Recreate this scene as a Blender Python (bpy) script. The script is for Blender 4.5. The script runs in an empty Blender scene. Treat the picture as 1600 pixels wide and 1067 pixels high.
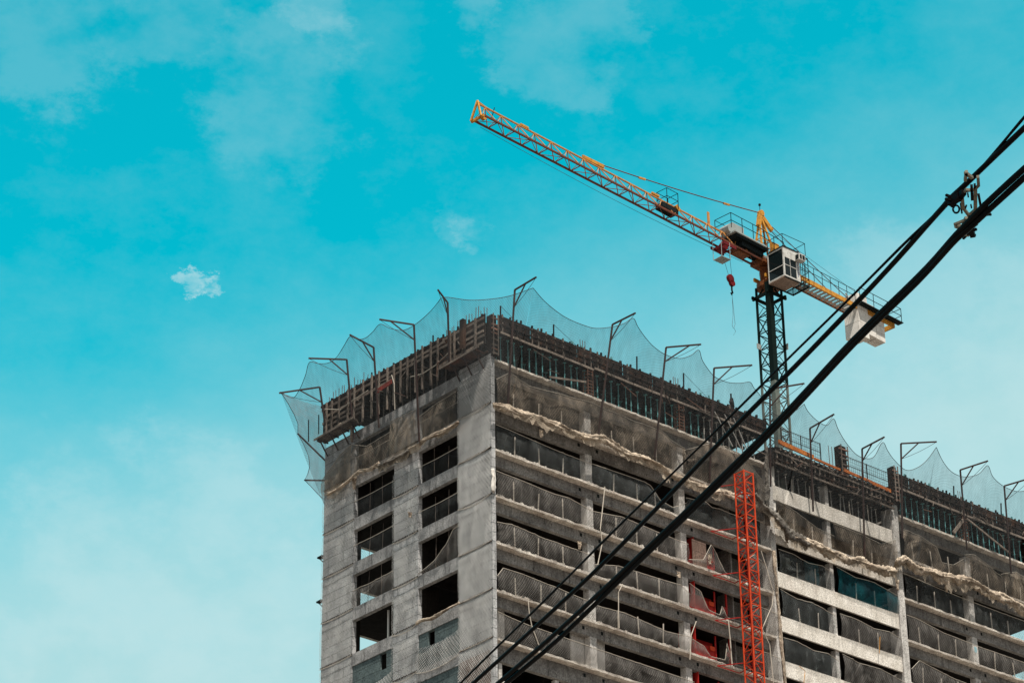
import bpy, bmesh, math, random
from mathutils import Vector, Matrix, noise as mnoise
random.seed(7)
R = math.radians
scene = bpy.context.scene
col = scene.collection

# ------------------------------------------------------------------ camera
F_PX, AZ, PITCH, ROLL = 4529.60428, 0.853796375, 0.487502762, -0.0137683202
CAM = Vector((-100.444362, -117.197328, -80.8025647))
GROUND = -82.45          # z = 0 is the top of the last poured floor
fwd = Vector((math.cos(AZ)*math.cos(PITCH), math.sin(AZ)*math.cos(PITCH), math.sin(PITCH)))
rt0 = Vector((math.sin(AZ), -math.cos(AZ), 0)); up0 = rt0.cross(fwd)
rt = rt0*math.cos(ROLL)+up0*math.sin(ROLL); up = up0*math.cos(ROLL)-rt0*math.sin(ROLL)
cd = bpy.data.cameras.new('camera'); cam = bpy.data.objects.new('camera', cd); col.objects.link(cam)
m = Matrix((rt, up, -fwd)).transposed().to_4x4(); m.translation = CAM
cam.matrix_world = m
cd.sensor_width = 36; cd.lens = F_PX/1600*36; cd.clip_start = 0.1; cd.clip_end = 20000
scene.camera = cam

# ------------------------------------------------------------------ sun and sky
SUN_EL, SUN_AZ = 65.0, -115.0        # azimuth of the sun measured from +X towards +Y
sd = Vector((math.cos(R(SUN_AZ))*math.cos(R(SUN_EL)), math.sin(R(SUN_AZ))*math.cos(R(SUN_EL)), math.sin(R(SUN_EL))))
sl = bpy.data.lights.new('sun', 'SUN'); sl.energy = 5.0; sl.angle = R(0.5); sl.color = (1.0, 0.93, 0.83)
so = bpy.data.objects.new('sun', sl); col.objects.link(so); so.rotation_euler = sd.to_track_quat('Z', 'Y').to_euler()
so.location = (0, 0, 60)

world = bpy.data.worlds.new('World'); scene.world = world; world.use_nodes = True
wt = world.node_tree; wn = wt.nodes; wn.clear(); wl = wt.links.new
def N(tree, kind, **kw):
    n = tree.nodes.new(kind)
    for k, v in kw.items(): setattr(n, k, v)
    return n
def mth(tree, op, a, b=None, c=None, clamp=False):
    n = N(tree, 'ShaderNodeMath', operation=op, use_clamp=clamp)
    for i, v in enumerate((a, b, c)):
        if v is None: continue
        if isinstance(v, (int, float)): n.inputs[i].default_value = v
        else: tree.links.new(v, n.inputs[i])
    return n.outputs[0]
def vdot(tree, v, w):
    n = N(tree, 'ShaderNodeVectorMath', operation='DOT_PRODUCT'); tree.links.new(v, n.inputs[0]); n.inputs[1].default_value = w
    return n.outputs['Value']
def smooth(tree, v, a, b, lo=0.0, hi=1.0):
    n = N(tree, 'ShaderNodeMapRange', interpolation_type='SMOOTHSTEP'); n.clamp = True
    tree.links.new(v, n.inputs[0])
    for i, x in enumerate((a, b, lo, hi)): n.inputs[i+1].default_value = x
    return n.outputs[0]
sky = N(wt, 'ShaderNodeTexSky', sky_type='NISHITA'); sky.sun_disc = False
sky.sun_elevation = R(SUN_EL); sky.sun_rotation = math.atan2(sd.x, sd.y); sky.ozone_density = 3.0; sky.air_density = 1.0; sky.dust_density = .4
tc = N(wt, 'ShaderNodeTexCoord'); D = tc.outputs['Generated']
tint = N(wt, 'ShaderNodeMix', data_type='RGBA', blend_type='MULTIPLY'); tint.inputs[0].default_value = 1
wl(sky.outputs[0], tint.inputs[6]); tint.inputs[7].default_value = (0.008, 2.80, 1.95, 1)
def wnoise(scale, det=5, rough=.55, sx=1, off=0):
    mp = N(wt, 'ShaderNodeMapping'); mp.inputs['Scale'].default_value = (scale, scale, scale*sx); mp.inputs['Location'].default_value = (off, off*.7, off*.3)
    wl(D, mp.inputs[0]); n = N(wt, 'ShaderNodeTexNoise'); n.inputs['Scale'].default_value = 1; n.inputs['Detail'].default_value = det
    n.inputs['Roughness'].default_value = rough; wl(mp.outputs[0], n.inputs['Vector']); return n.outputs['Fac']
z = vdot(wt, D, (0, 0, 1)); rr = vdot(wt, D, tuple(rt0)); ff = vdot(wt, D, (math.cos(AZ), math.sin(AZ), 0))
ze = mth(wt, 'SUBTRACT', z, mth(wt, 'MULTIPLY', mth(wt, 'MINIMUM', rr, .4), .22))
fac = smooth(wt, ze, .530, .378, .02, 1.05)
fac = mth(wt, 'ADD', fac, mth(wt, 'MULTIPLY', mth(wt, 'SUBTRACT', wnoise(16, 8, .66, 1.6), .53), .50))
def raydir(px, py): return (fwd + rt*(px-800)/F_PX + up*(533.5-py)/F_PX).normalized()
wisp = wnoise(60, 7, .62, 1.5, 3.1); wisp2 = wnoise(26, 6, .6, 1.5, 8.0)
def warp(sc_, det, amt):
    mp = N(wt, 'ShaderNodeMapping'); mp.inputs['Scale'].default_value = (sc_, sc_, sc_*1.6); wl(D, mp.inputs[0])
    n = N(wt, 'ShaderNodeTexNoise'); n.inputs['Scale'].default_value = 1; n.inputs['Detail'].default_value = det; n.inputs['Roughness'].default_value = .68; wl(mp.outputs[0], n.inputs['Vector'])
    v1 = N(wt, 'ShaderNodeVectorMath', operation='SUBTRACT'); wl(n.outputs['Color'], v1.inputs[0]); v1.inputs[1].default_value = (.5, .5, .5)
    v2 = N(wt, 'ShaderNodeVectorMath', operation='SCALE'); wl(v1.outputs[0], v2.inputs[0]); v2.inputs['Scale'].default_value = amt
    v3 = N(wt, 'ShaderNodeVectorMath', operation='ADD'); wl(D, v3.inputs[0]); wl(v2.outputs[0], v3.inputs[1])
    v4 = N(wt, 'ShaderNodeVectorMath', operation='NORMALIZE'); wl(v3.outputs[0], v4.inputs[0]); return v4.outputs[0]
Dsmall, Dbig = warp(110, 6, .022), warp(22, 7, .09)
cl = None
for (px, py, rad, amp, w_) in ((298, 440, .0065, .6, wisp2), (325, 450, .0068, .6, wisp), (308, 456, .0050, .5, wisp), (708, 352, .011, .10, wisp), (738, 358, .010, .12, wisp), (870, 50, .034, .11, wisp2), (440, 140, .045, .13, wisp2), (270, 15, .038, .10, wisp2),
                           (50, 50, .040, .12, wisp2), (240, 960, .085, .25, wisp2), (1500, 560, .07, .2, wisp2), (490, 5, .018, .14, wisp2), (740, 22, .014, .12, wisp)):
    dd = vdot(wt, Dsmall if rad < .02 else Dbig, tuple(raydir(px, py)))
    b = smooth(wt, dd, math.cos(rad), 1.0)
    w = mth(wt, 'MULTIPLY', mth(wt, 'MULTIPLY', smooth(wt, mth(wt, 'ADD', w_, mth(wt, 'MULTIPLY', b, .26)), .56, .86), smooth(wt, b, 0.0, .8)), amp)
    cl = w if cl is None else mth(wt, 'ADD', cl, w)
fac = mth(wt, 'MINIMUM', mth(wt, 'MAXIMUM', fac, 0.0), 1.0)
mixc = N(wt, 'ShaderNodeMix', data_type='RGBA'); wl(fac, mixc.inputs[0]); wl(tint.outputs[2], mixc.inputs[6]); mixc.inputs[7].default_value = (4.4, 7.25, 7.55, 1)
mixd = N(wt, 'ShaderNodeMix', data_type='RGBA'); wl(mth(wt, 'MINIMUM', cl, 1.0), mixd.inputs[0]); wl(mixc.outputs[2], mixd.inputs[6]); mixd.inputs[7].default_value = (6.6, 8.4, 8.6, 1)
# unseen sky behind the photographer and overhead, made neutral to light the facades
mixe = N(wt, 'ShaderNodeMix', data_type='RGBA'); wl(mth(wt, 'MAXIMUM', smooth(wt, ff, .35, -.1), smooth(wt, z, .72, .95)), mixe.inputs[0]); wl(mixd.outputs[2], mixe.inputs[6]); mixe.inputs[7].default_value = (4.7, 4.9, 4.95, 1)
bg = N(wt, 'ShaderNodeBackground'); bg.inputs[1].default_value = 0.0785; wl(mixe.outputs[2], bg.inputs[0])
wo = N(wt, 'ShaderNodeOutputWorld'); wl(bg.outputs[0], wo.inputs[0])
vs = scene.view_settings; vs.view_transform = 'Standard'; vs.look = 'None'; vs.exposure = 0.35; vs.gamma = 1
scene.cycles.transparent_max_bounces = 40; scene.cycles.max_bounces = 6

# ------------------------------------------------------------------ pixel -> point helpers (photo pixels at 1600 x 1067)
def ray(px, py): return fwd + rt*(px-800)/F_PX + up*(533.5-py)/F_PX
def at(ax, v, px, py):
    d = ray(px, py); return CAM + d*((v-CAM[ax])/d[ax])
def at_dist(k, px, py): return CAM + ray(px, py)*k
def dist_of(P): return (P-CAM).dot(fwd)

# ------------------------------------------------------------------ materials
def new_mat(name):
    mt = bpy.data.materials.new(name); mt.use_nodes = True; t = mt.node_tree
    return mt, t, t.nodes['Principled BSDF'], t.nodes['Material Output']
def posn(t, sc):
    g = N(t, 'ShaderNodeNewGeometry'); mp = N(t, 'ShaderNodeMapping'); mp.inputs['Scale'].default_value = sc; t.links.new(g.outputs['Position'], mp.inputs[0]); return mp.outputs[0]
def noi(t, sc, det=4, rough=.6):
    n = N(t, 'ShaderNodeTexNoise'); n.inputs['Scale'].default_value = 1; n.inputs['Detail'].default_value = det; n.inputs['Roughness'].default_value = rough
    t.links.new(posn(t, sc), n.inputs['Vector']); return n.outputs['Fac']
def mixcol(t, f, a, b):
    n = N(t, 'ShaderNodeMix', data_type='RGBA')
    if isinstance(f, float): n.inputs[0].default_value = f
    else: t.links.new(f, n.inputs[0])
    for i, v in ((6, a), (7, b)):
        if isinstance(v, tuple): n.inputs[i].default_value = v+(1,)
        else: t.links.new(v, n.inputs[i])
    return n.outputs[2]
def concrete(name, base, dark, stain=.8, lines=0.0, spots=True, rust=0.0, bump=.25):
    mt, t, p, o = new_mat(name)
    c = mixcol(t, smooth(t, noi(t, (1.1, 1.1, 1.1), 6, .65), .3, .72), dark, base)
    st = smooth(t, noi(t, (3.2, 3.2, .35), 5, .7), .5, .72, 0, stain)
    c = mixcol(t, st, c, tuple(x*.42 for x in dark))
    if spots:
        c = mixcol(t, smooth(t, noi(t, (7, 7, 5), 3, .6), .62, .70, 0, .75), c, tuple(x*.3 for x in dark))
    if rust:
        c = mixcol(t, smooth(t, noi(t, (.9, .9, .5), 4, .6), .5, .7, 0, rust), c, (.16, .075, .04))
    if lines:
        g = N(t, 'ShaderNodeNewGeometry'); sp = N(t, 'ShaderNodeSeparateXYZ'); t.links.new(g.outputs['Position'], sp.inputs[0])
        zz = mth(t, 'ADD', sp.outputs[2], mth(t, 'MULTIPLY', noi(t, (.5, .5, .5), 2), .12))
        fr = mth(t, 'FRACT', mth(t, 'MULTIPLY', zz, 1/.6))
        ln = mth(t, 'LESS_THAN', fr, .07)
        c = mixcol(t, mth(t, 'MULTIPLY', ln, lines), c, tuple(x*.35 for x in dark))
    gr = smooth(t, noi(t, (13, 13, 11), 3, .75), .33, .67, .62, 1.34)
    gm = N(t, 'ShaderNodeVectorMath', operation='SCALE'); t.links.new(c, gm.inputs[0]); t.links.new(gr, gm.inputs['Scale']); c = gm.outputs[0]
    t.links.new(c, p.inputs['Base Color']); p.inputs['Roughness'].default_value = .92; p.inputs['Specular IOR Level'].default_value = .12
    b = N(t, 'ShaderNodeBump'); b.inputs['Strength'].default_value = bump; b.inputs['Distance'].default_value = .06
    t.links.new(noi(t, (5, 5, 5), 6, .7), b.inputs['Height']); t.links.new(b.outputs[0], p.inputs['Normal'])
    return mt
def paint(name, base, dirt, amt=.5, sc=2.5, rough=.55, metal=0.0):
    mt, t, p, o = new_mat(name)
    c = mixcol(t, smooth(t, noi(t, (sc, sc, sc), 5, .65), .4, .7, 0, amt), base, dirt)
    t.links.new(c, p.inputs['Base Color']); p.inputs['Roughness'].default_value = rough; p.inputs['Metallic'].default_value = metal; p.inputs['Specular IOR Level'].default_value = .15 if max(base) > .05 else .04
    return mt
def net_mat(name, colr, base, amp, pitch=.17, tone=.35, patch=.25, colr2=None, strand=.22):
    """thin woven mesh: partly see-through, threads crossing on the diagonal, uv in metres"""
    mt, t, p, o = new_mat(name)
    uv = N(t, 'ShaderNodeUVMap'); sp = N(t, 'ShaderNodeSeparateXYZ'); t.links.new(uv.outputs[0], sp.inputs[0]); U, V = sp.outputs[0], sp.outputs[1]
    wob = mth(t, 'MULTIPLY', noi(t, (.55, .55, .55), 3), 1.1)
    k = 2*math.pi/pitch
    a = mth(t, 'SINE', mth(t, 'MULTIPLY', mth(t, 'ADD', mth(t, 'ADD', mth(t, 'MULTIPLY', U, .62), V), mth(t, 'MULTIPLY', wob, .35)), k))
    b = mth(t, 'SINE', mth(t, 'MULTIPLY', mth(t, 'SUBTRACT', mth(t, 'MULTIPLY', U, .9), mth(t, 'MULTIPLY', V, .6)), k*.8))
    s = mth(t, 'ADD', mth(t, 'MULTIPLY', a, amp), mth(t, 'MULTIPLY', b, amp*.45))
    pt = mth(t, 'MULTIPLY', mth(t, 'SUBTRACT', noi(t, (.8, .8, .8), 4, .6), .5), patch*2)
    pt = mth(t, 'ADD', pt, mth(t, 'MULTIPLY', mth(t, 'SUBTRACT', noi(t, (3.0, 3.0, .22), 3, .6), .5), .38))
    # gathered strands: thin denser lines where the net bunches up
    st = mth(t, 'ABSOLUTE', mth(t, 'SUBTRACT', noi(t, (.9, .9, .45), 2, .5), .5))
    pt = mth(t, 'ADD', pt, mth(t, 'MULTIPLY', smooth(t, st, .010, .0), strand))
    al = mth(t, 'ADD', mth(t, 'ADD', s, pt), base, clamp=True)
    c = mixcol(t, smooth(t, noi(t, (1.3, 1.3, .6), 5, .65), .35, .7), colr, colr2 or tuple(x*tone for x in colr))
    tr = N(t, 'ShaderNodeBsdfTransparent'); df = N(t, 'ShaderNodeBsdfDiffuse'); tl = N(t, 'ShaderNodeBsdfTranslucent')
    t.links.new(c, df.inputs[0]); t.links.new(c, tl.inputs[0])
    m1 = N(t, 'ShaderNodeMixShader'); m1.inputs[0].default_value = .3; t.links.new(df.outputs[0], m1.inputs[1]); t.links.new(tl.outputs[0], m1.inputs[2])
    m2 = N(t, 'ShaderNodeMixShader'); t.links.new(al, m2.inputs[0]); t.links.new(tr.outputs[0], m2.inputs[1]); t.links.new(m1.outputs[0], m2.inputs[2])
    t.links.new(m2.outputs[0], o.inputs[0]); return mt
M = dict(
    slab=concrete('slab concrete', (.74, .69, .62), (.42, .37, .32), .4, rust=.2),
    soffitshade=concrete('soffit concrete', (.020, .016, .014), (.009, .008, .007), .3, spots=False),  # near-black: interior shade put into the concrete colour
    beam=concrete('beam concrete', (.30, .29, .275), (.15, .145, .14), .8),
    leftbeam=concrete('end wall beam concrete', (.40, .395, .39), (.19, .19, .19), .95),
    pier=concrete('board marked concrete', (.53, .535, .535), (.27, .275, .28), .8, lines=.85),
    column=concrete('column concrete', (.62, .60, .57), (.40, .38, .36), .4),
    band=concrete('pale parapet concrete', (.78, .74, .68), (.56, .52, .46), .65, rust=.18),
    block=concrete('block wall concrete', (.13, .17, .17), (.07, .095, .10), .4, lines=.7),
    brick=concrete('brown block wall', (.22, .15, .12), (.12, .08, .065), .5, lines=.6),
    asphalt=concrete('street asphalt', (.20, .17, .14), (.13, .11, .10), .2),
    ply=concrete('stained plywood', (.030, .020, .017), (.009, .007, .006), .5, rust=.35),
    timber=concrete('weathered timber', (.20, .165, .14), (.08, .065, .055), .5, spots=False),
    palewood=concrete('pale timber rail', (.30, .25, .21), (.16, .13, .11), .4, spots=False),
    brownboard=concrete('reddish brown board', (.13, .06, .045), (.05, .028, .022), .5, spots=False),
    redwood=concrete('red plank', (.30, .05, .035), (.16, .03, .025), .4, spots=False),
    orange=concrete('orange beam', (.60, .20, .04), (.36, .10, .03), .4, spots=False),
    rustbar=paint('rusty rebar', (.16, .085, .06), (.07, .035, .028)),
    rustpost=paint('dark rusty tube', (.055, .032, .028), (.02, .012, .012)),
    darkpost=paint('dark steel', (.012, .012, .013), (.006, .006, .006)),
    propteal=paint('teal painted prop', (.13, .36, .38), (.07, .15, .15), .6),
    propgrey=paint('galvanised prop', (.46, .45, .43), (.16, .14, .12), .6),
    palepost=paint('pale tube', (.52, .47, .41), (.28, .24, .2), .5),
    rope=paint('pale rope', (.52, .47, .40), (.3, .26, .22), .5),
    darkrope=paint('dark rope', (.07, .07, .075), (.04, .04, .04)),
    pipe=paint('white pipe', (.6, .6, .57), (.35, .35, .33), .3),
    red=paint('orange red paint', (.56, .060, .016), (.20, .022, .012), .5),
    darkred=paint('red gate and shaded lattice paint', (.36, .018, .014), (.12, .01, .008), .6),
    yellow=paint('crane yellow', (.60, .28, .04), (.24, .095, .025), .75, 4),
    jib=paint('faded orange crane paint', (.52, .24, .07), (.18, .075, .04), .6, 4),
    chord=paint('dark shaded chord paint', (.17, .055, .03), (.05, .02, .015), .6, 4),  # darker than the jib paint: underside shade put into the chord colour
    mast=paint('dark green mast paint', (.007, .014, .012), (.006, .009, .008), .5),
    mastlow=paint('dusty mast paint', (.14, .16, .14), (.05, .06, .055), .6),
    turret=paint('rusty orange steel', (.20, .065, .018), (.04, .016, .01), .6, 3),
    darksteel=paint('dark machine steel', (.014, .02, .021), (.008, .009, .009)),
    greysteel=paint('grey sheet steel', (.33, .36, .35), (.20, .21, .2), .4),
    cabwhite=paint('cab white', (.60, .60, .57), (.30, .28, .25), .7, 3.5),
    cabfloor=paint('cab floor', (.34, .25, .20), (.2, .15, .12), .6),
    weight=paint('counterweight concrete', (.74, .71, .66), (.42, .39, .36), .6, 1.6, .9),
    hook=paint('hook red', (.15, .010, .012), (.03, .005, .005), .6),
    blue=paint('blue lettering', (.03, .08, .30), (.03, .08, .30), 0),
    cyan=paint('light blue spray paint', (.18, .62, .78), (.18, .62, .78), 0),
    rubber=paint('black rubber', (.003, .003, .0035), (.008, .008, .009), .6, 25, .5),
    clamp=paint('weathered clamp metal', (.22, .20, .15), (.05, .045, .04), .6, 60, .5, .3),
    cloth=concrete('dusty bundled netting', (.62, .52, .41), (.22, .175, .135), .35, rust=.12, bump=.9),
    cloth2=concrete('grey bundled netting', (.22, .20, .175), (.09, .08, .07), .35, bump=.9),
)
mt, t, p, o = new_mat('tinted cab glass'); p.inputs['Base Color'].default_value = (.008, .014, .016, 1); p.inputs['Roughness'].default_value = .1; p.inputs['Specular IOR Level'].default_value = .22; M['glass'] = mt
M['nbrown'] = net_mat('brown debris netting', (.27, .255, .24), .40, .28, .12, .45, .24)
M['nbrown2'] = net_mat('dusty brown screen', (.48, .40, .32), .34, .20, .12, .22, .55)
M['ngrey'] = net_mat('grey debris netting', (.24, .26, .26), .22, .22, .12, .45, .18)
M['npale'] = net_mat('pale wrapping net', (.80, .78, .75), .40, .50, .16, .6, .28)
M['nteal'] = net_mat('teal debris netting', (.02, .13, .155), .42, .16, .12, .35, .35, (.03, .07, .09))
M['nflap'] = net_mat('loose dusty net', (.56, .47, .37), .62, .22, .12, .35, .5)
M['nfine'] = net_mat('thin dark grey netting', (.20, .215, .22), .13, .18, .12, .45, .14)
M['ncatch'] = net_mat('fine catch net', (.115, .125, .13), .30, .12, .105, .7, .05, None, .03)
M['npink'] = net_mat('pinkish catch net', (.42, .34, .33), .38, .12, .105, .7, .12, None, .06)
M['nfaint'] = net_mat('faint dusty screen', (.70, .69, .66), .24, .36, .16, .6, .5)

# ------------------------------------------------------------------ mesh builder
class MB:
    def __init__(s): s.v = []; s.f = []; s.uv = []
    def add(s, vs, fs, uvs=None):
        b = len(s.v); s.v += [Vector(v) for v in vs]; s.f += [tuple(b+i for i in f) for f in fs]
        s.uv += (uvs if uvs else [(0, 0)]*len(vs)); return s
    def box(s, x0, x1, y0, y1, z0, z1):
        return s.add([(x, y, z) for x in (x0, x1) for y in (y0, y1) for z in (z0, z1)],
                     [(0, 1, 3, 2), (4, 6, 7, 5), (0, 4, 5, 1), (2, 3, 7, 6), (0, 2, 6, 4), (1, 5, 7, 3)])
    def bar(s, a, b, w, h=None, up=None):
        a, b = Vector(a), Vector(b); h = h or w; d = (b-a).normalized()
        upv = Vector(up) if up else (Vector((0, 0, 1)) if abs(d.z) < .95 else Vector((1, 0, 0)))
        x = d.cross(upv).normalized()*w/2; y = x.cross(d).normalized()*h/2
        vs = [q+i*x+j*y for q in (a, b) for i, j in ((-1, -1), (1, -1), (1, 1), (-1, 1))]
        return s.add(vs, [(0, 1, 2, 3), (7, 6, 5, 4), (0, 4, 5, 1), (1, 5, 6, 2), (2, 6, 7, 3), (3, 7, 4, 0)])
    def tube(s, pts, r, n=8, rf=None):
        pts = [Vector(p) for p in pts]; b = len(s.v); L = len(pts)
        for i, p in enumerate(pts):
            d = (pts[min(i+1, L-1)]-pts[max(i-1, 0)]).normalized(); u = Vector((0, 0, 1)) if abs(d.z) < .9 else Vector((1, 0, 0))
            x = d.cross(u).normalized(); y = x.cross(d)
            for k in range(n):
                a = 2*math.pi*k/n; q = rf(i, k, a) if rf else 1
                s.v.append(p+(x*math.cos(a)+y*math.sin(a))*r*q); s.uv.append((0, 0))
        for i in range(L-1):
            for k in range(n):
                k2 = (k+1) % n; s.f.append((b+i*n+k, b+i*n+k2, b+(i+1)*n+k2, b+(i+1)*n+k))
        s.f.append(tuple(b+k for k in range(n))[::-1]); s.f.append(tuple(b+(L-1)*n+k for k in range(n))); return s
    def grid(s, rows, flip=False):
        """rows: list of equally long lists of points; uv = arc lengths in metres"""
        b = len(s.v); m_ = len(rows[0])
        for j, r in enumerate(rows):
            u = 0
            for i, p in enumerate(r):
                if i: u += (Vector(rows[0][i])-Vector(rows[0][i-1])).length
                vlen = (Vector(p)-Vector(rows[0][i])).length
                s.v.append(Vector(p)); s.uv.append((u, vlen))
        for j in range(len(rows)-1):
            for i in range(m_-1):
                s.f.append((b+j*m_+i, b+j*m_+i+1, b+(j+1)*m_+i+1, b+(j+1)*m_+i))
        return s
    def moved(s, off): s.v = [v+Vector(off) for v in s.v]; return s
    def obj(s, name, mat, parent=None, org=None, smoothed=False):
        org = Vector(org) if org is not None else (parent.matrix_basis.translation if parent else Vector())
        wp = parent_world(parent) if parent else org
        me = bpy.data.meshes.new(name); me.from_pydata([v-wp for v in s.v], [], s.f)
        ul = me.uv_layers.new(name='UVMap')
        for lp in me.loops: ul.data[lp.index].uv = s.uv[lp.vertex_index]
        me.materials.append(M[mat] if isinstance(mat, str) else mat); me.validate()
        if smoothed:
            for p_ in me.polygons: p_.use_smooth = True
        ob = bpy.data.objects.new(name, me); col.objects.link(ob)
        if parent: ob.parent = parent
        else: ob.location = org
        return ob
def parent_world(o):
    v = Vector()
    while o is not None: v = v+o.location; o = o.parent
    return v
def tag(o, label, cat, group=None):
    o['label'] = label; o['category'] = cat
    if group: o['group'] = group
    return o
def struct(o): o['kind'] = 'structure'; return o
def thing(name, label, cat, loc=(0, 0, 0), group=None):
    o = bpy.data.objects.new(name, None); col.objects.link(o); o.location = loc; o.empty_display_size = .5
    return tag(o, label, cat, group)
def solo(mb, name, mat, label, cat, group=None, org=None, smoothed=False):
    if org is None:
        org = min(mb.v, key=lambda v: v.z)
    return tag(mb.obj(name, mat, None, org, smoothed), label, cat, group)
def copy_tree(o, parent=None):
    c = o.copy(); col.objects.link(c); c.parent = parent
    for ch in [x for x in bpy.data.objects if x.parent == o]: copy_tree(ch, c)
    return c
def rnd(a, b): return random.uniform(a, b)

# ------------------------------------------------------------------ ground
g = MB(); g.add([(-2500, -2500, GROUND), (2500, -2500, GROUND), (2500, 2500, GROUND), (-2500, 2500, GROUND)], [(0, 1, 2, 3)])
struct(g.obj('ground', 'asphalt'))

# ------------------------------------------------------------------ the concrete tower
XE, YE, NLEV = 54.0, 16.3, 27
XW = 52.2          # beyond this the floors below the roof floor are only a balcony strip beside a light well
XB0, XB1 = 23.9, 35.3                       # the balcony section of the long face
T = thing('unfinished_tower', 'unfinished grey concrete tower with open storeys, wrapped in netting', 'building', (0, 0, GROUND))
def jag_slab(x0, x1, z, th=.14):
    mb = MB(); n = max(2, int((x1-x0)/.35)); top = []; bot = []; topb = []; botb = []
    for i in range(n+1):
        x = x0+(x1-x0)*i/n; y = rnd(-.035, .035)
        top.append((x, y, z+rnd(-.02, .02))); bot.append((x, y+rnd(-.02, .02), z-th+rnd(-.025, .015))); topb.append((x, 1.2, z)); botb.append((x, 1.2, z-th))
    return mb.grid([topb, top, bot, botb])
for k in range(NLEV):
    z0 = -3.0*k
    mb = MB()
    mb.box(.3, XB0-.45, 1.2, YE, z0-.14, z0); mb.box(XB1+.6, XE if k == 0 else XW, 1.2, YE, z0-.14, z0)
    mb.box(XB0-.45, XB1+.6, 5, YE, z0-.14, z0)
    for a, b in ((.3, XB0-.45), (XB1+.6, XE)):
        q = jag_slab(a, b, z0); mb.add(q.v, q.f)
    mb.obj('floor_slab', 'slab', T)
    dp = 1.15 if k == 6 else .82
    for a, b in ((.3, 23.45), (35.9, XE)):
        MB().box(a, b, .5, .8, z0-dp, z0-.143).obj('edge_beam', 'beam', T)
    MB().box(.303, 23.44, .8, YE-.3, z0-.16, z0-.143).obj('ceiling', 'soffitshade', T)  # thin dark sheet under the slab carrying the painted interior shade
    MB().box(35.91, XE-.02 if k == 0 else XW, .8, YE-.3, z0-.16, z0-.143).obj('ceiling', 'soffitshade', T)
    for a, b in ((3.0, 6.85), (9.2, 13.2)):
        MB().box(.004, .3, a, b, z0-.8, z0-.002).obj('end_beam', 'leftbeam', T)
    if k < 10:      # secondary ribs under each ceiling
        for yy in (3.2, 6.2):
            MB().box(.31, 23.4, yy, yy+.25, z0-.55, z0-.162).obj('ceiling_rib', 'soffitshade', T)
for k in range(NLEV):
    z0 = -1.38-3.03*k
    if z0 < GROUND+1: break
    n = 26; f = []; 
    mb = MB().box(XB0, XB1-.1, 0, .14, z0-1.04, z0)
    mb.obj('parapet_band', 'band', T)
    MB().box(XB0, XB1-.1, .14, 5, z0-1.0, z0-.85).obj('balcony_slab', 'soffitshade', T)
ZB = GROUND
for a, b in ((7.56+.42, 8.5), (15.85, 16.35), (43.12, 43.65)):
    MB().box(a, b, .503, 1.0, ZB, -.9).obj('column', 'column', T)
MB().box(23.45, 23.89, .0, .9, ZB, .2).obj('column', 'column', T)
MB().box(28.98, 29.30, .02, .45, ZB, .3).obj('column', 'column', T).location.y += .12
MB().box(35.25, 35.88, -.06, .9, ZB, .6).obj('column', 'column', T)
MB().box(50.7, 51.2, .503, 1.0, ZB, -.2).obj('column', 'column', T)
for a, b in ((0, 3.0), (6.85, 9.2), (13.2, YE)):
    MB().box(0, .299, a, b, ZB, 0 if a else .25).obj('pier_wall', 'pier', T)
for k in range(1, 9):
    for a, b in ((-.02, 3.0), (6.85, 9.2), (13.2, YE+.02)):
        MB().box(-.035, -.002, a, b, -3*k-.05, -3*k+.03).obj('floor_joint', 'ply', T)
# jamb returns behind the piers, inner walls, the core ones added to block light
for yy in (6.85,):
    MB().box(.3, 1.6, yy, yy+.25, ZB, -.2).obj('pier_return', 'soffitshade', T)
MB().box(.3, 1.6, 13.2, 13.45, -6.2, -.2).obj('pier_return', 'soffitshade', T)
MB().box(.3, .6, 13.2, 13.45, ZB, -6.2).obj('pier_return', 'soffitshade', T)
MB().box(5, 5.2, 1.5, 5.9, ZB, -.2).obj('inner_wall', 'soffitshade', T)
MB().box(8, 22, 6.8, 7.0, ZB, -.2).obj('inner_wall', 'soffitshade', T)
MB().box(8, 8.2, 7.0, 13.0, ZB, -.2).obj('inner_wall', 'soffitshade', T)
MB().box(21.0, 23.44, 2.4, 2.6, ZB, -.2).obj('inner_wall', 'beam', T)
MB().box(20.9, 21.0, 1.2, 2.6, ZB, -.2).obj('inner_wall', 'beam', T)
MB().box(24, 35, 4.9, 5.0, ZB, .2).obj('inner_wall', 'soffitshade', T)
MB().box(36, 46.0, 5.9, 6.1, ZB, -.2).obj('inner_wall', 'soffitshade', T)
# block infill of the storey below the fifth ledge and under it on the end wall, with small window openings
def wall_win(y0, y1, zt, zb, wy0, wy1, wt_, wb):
    mb = MB()
    mb.box(.06, .2, y0, wy0, zb, zt); mb.box(.06, .2, wy1, y1, zb, zt); mb.box(.06, .2, wy0, wy1, wt_, zt); mb.box(.06, .2, wy0, wy1, zb, wb)
    mb.obj('block_wall', 'block', T)
wall_win(3.0, 6.85, -15.8, -18, 5.35, 5.95, -15.85, -16.8)
wall_win(9.2, 13.2, -15.8, -18, 9.9, 10.5, -15.85, -16.9)
MB().box(.06, .2, 3.0, 6.85, -21, -18.8).obj('block_wall', 'block', T)
MB().box(.06, .2, 9.2, 13.2, -21, -18.8).obj('block_wall', 'block', T)
MB().box(-.004, -.05, .25, 2.95, -20.8, -18.75).obj('block_wall', 'brick', T)
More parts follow.
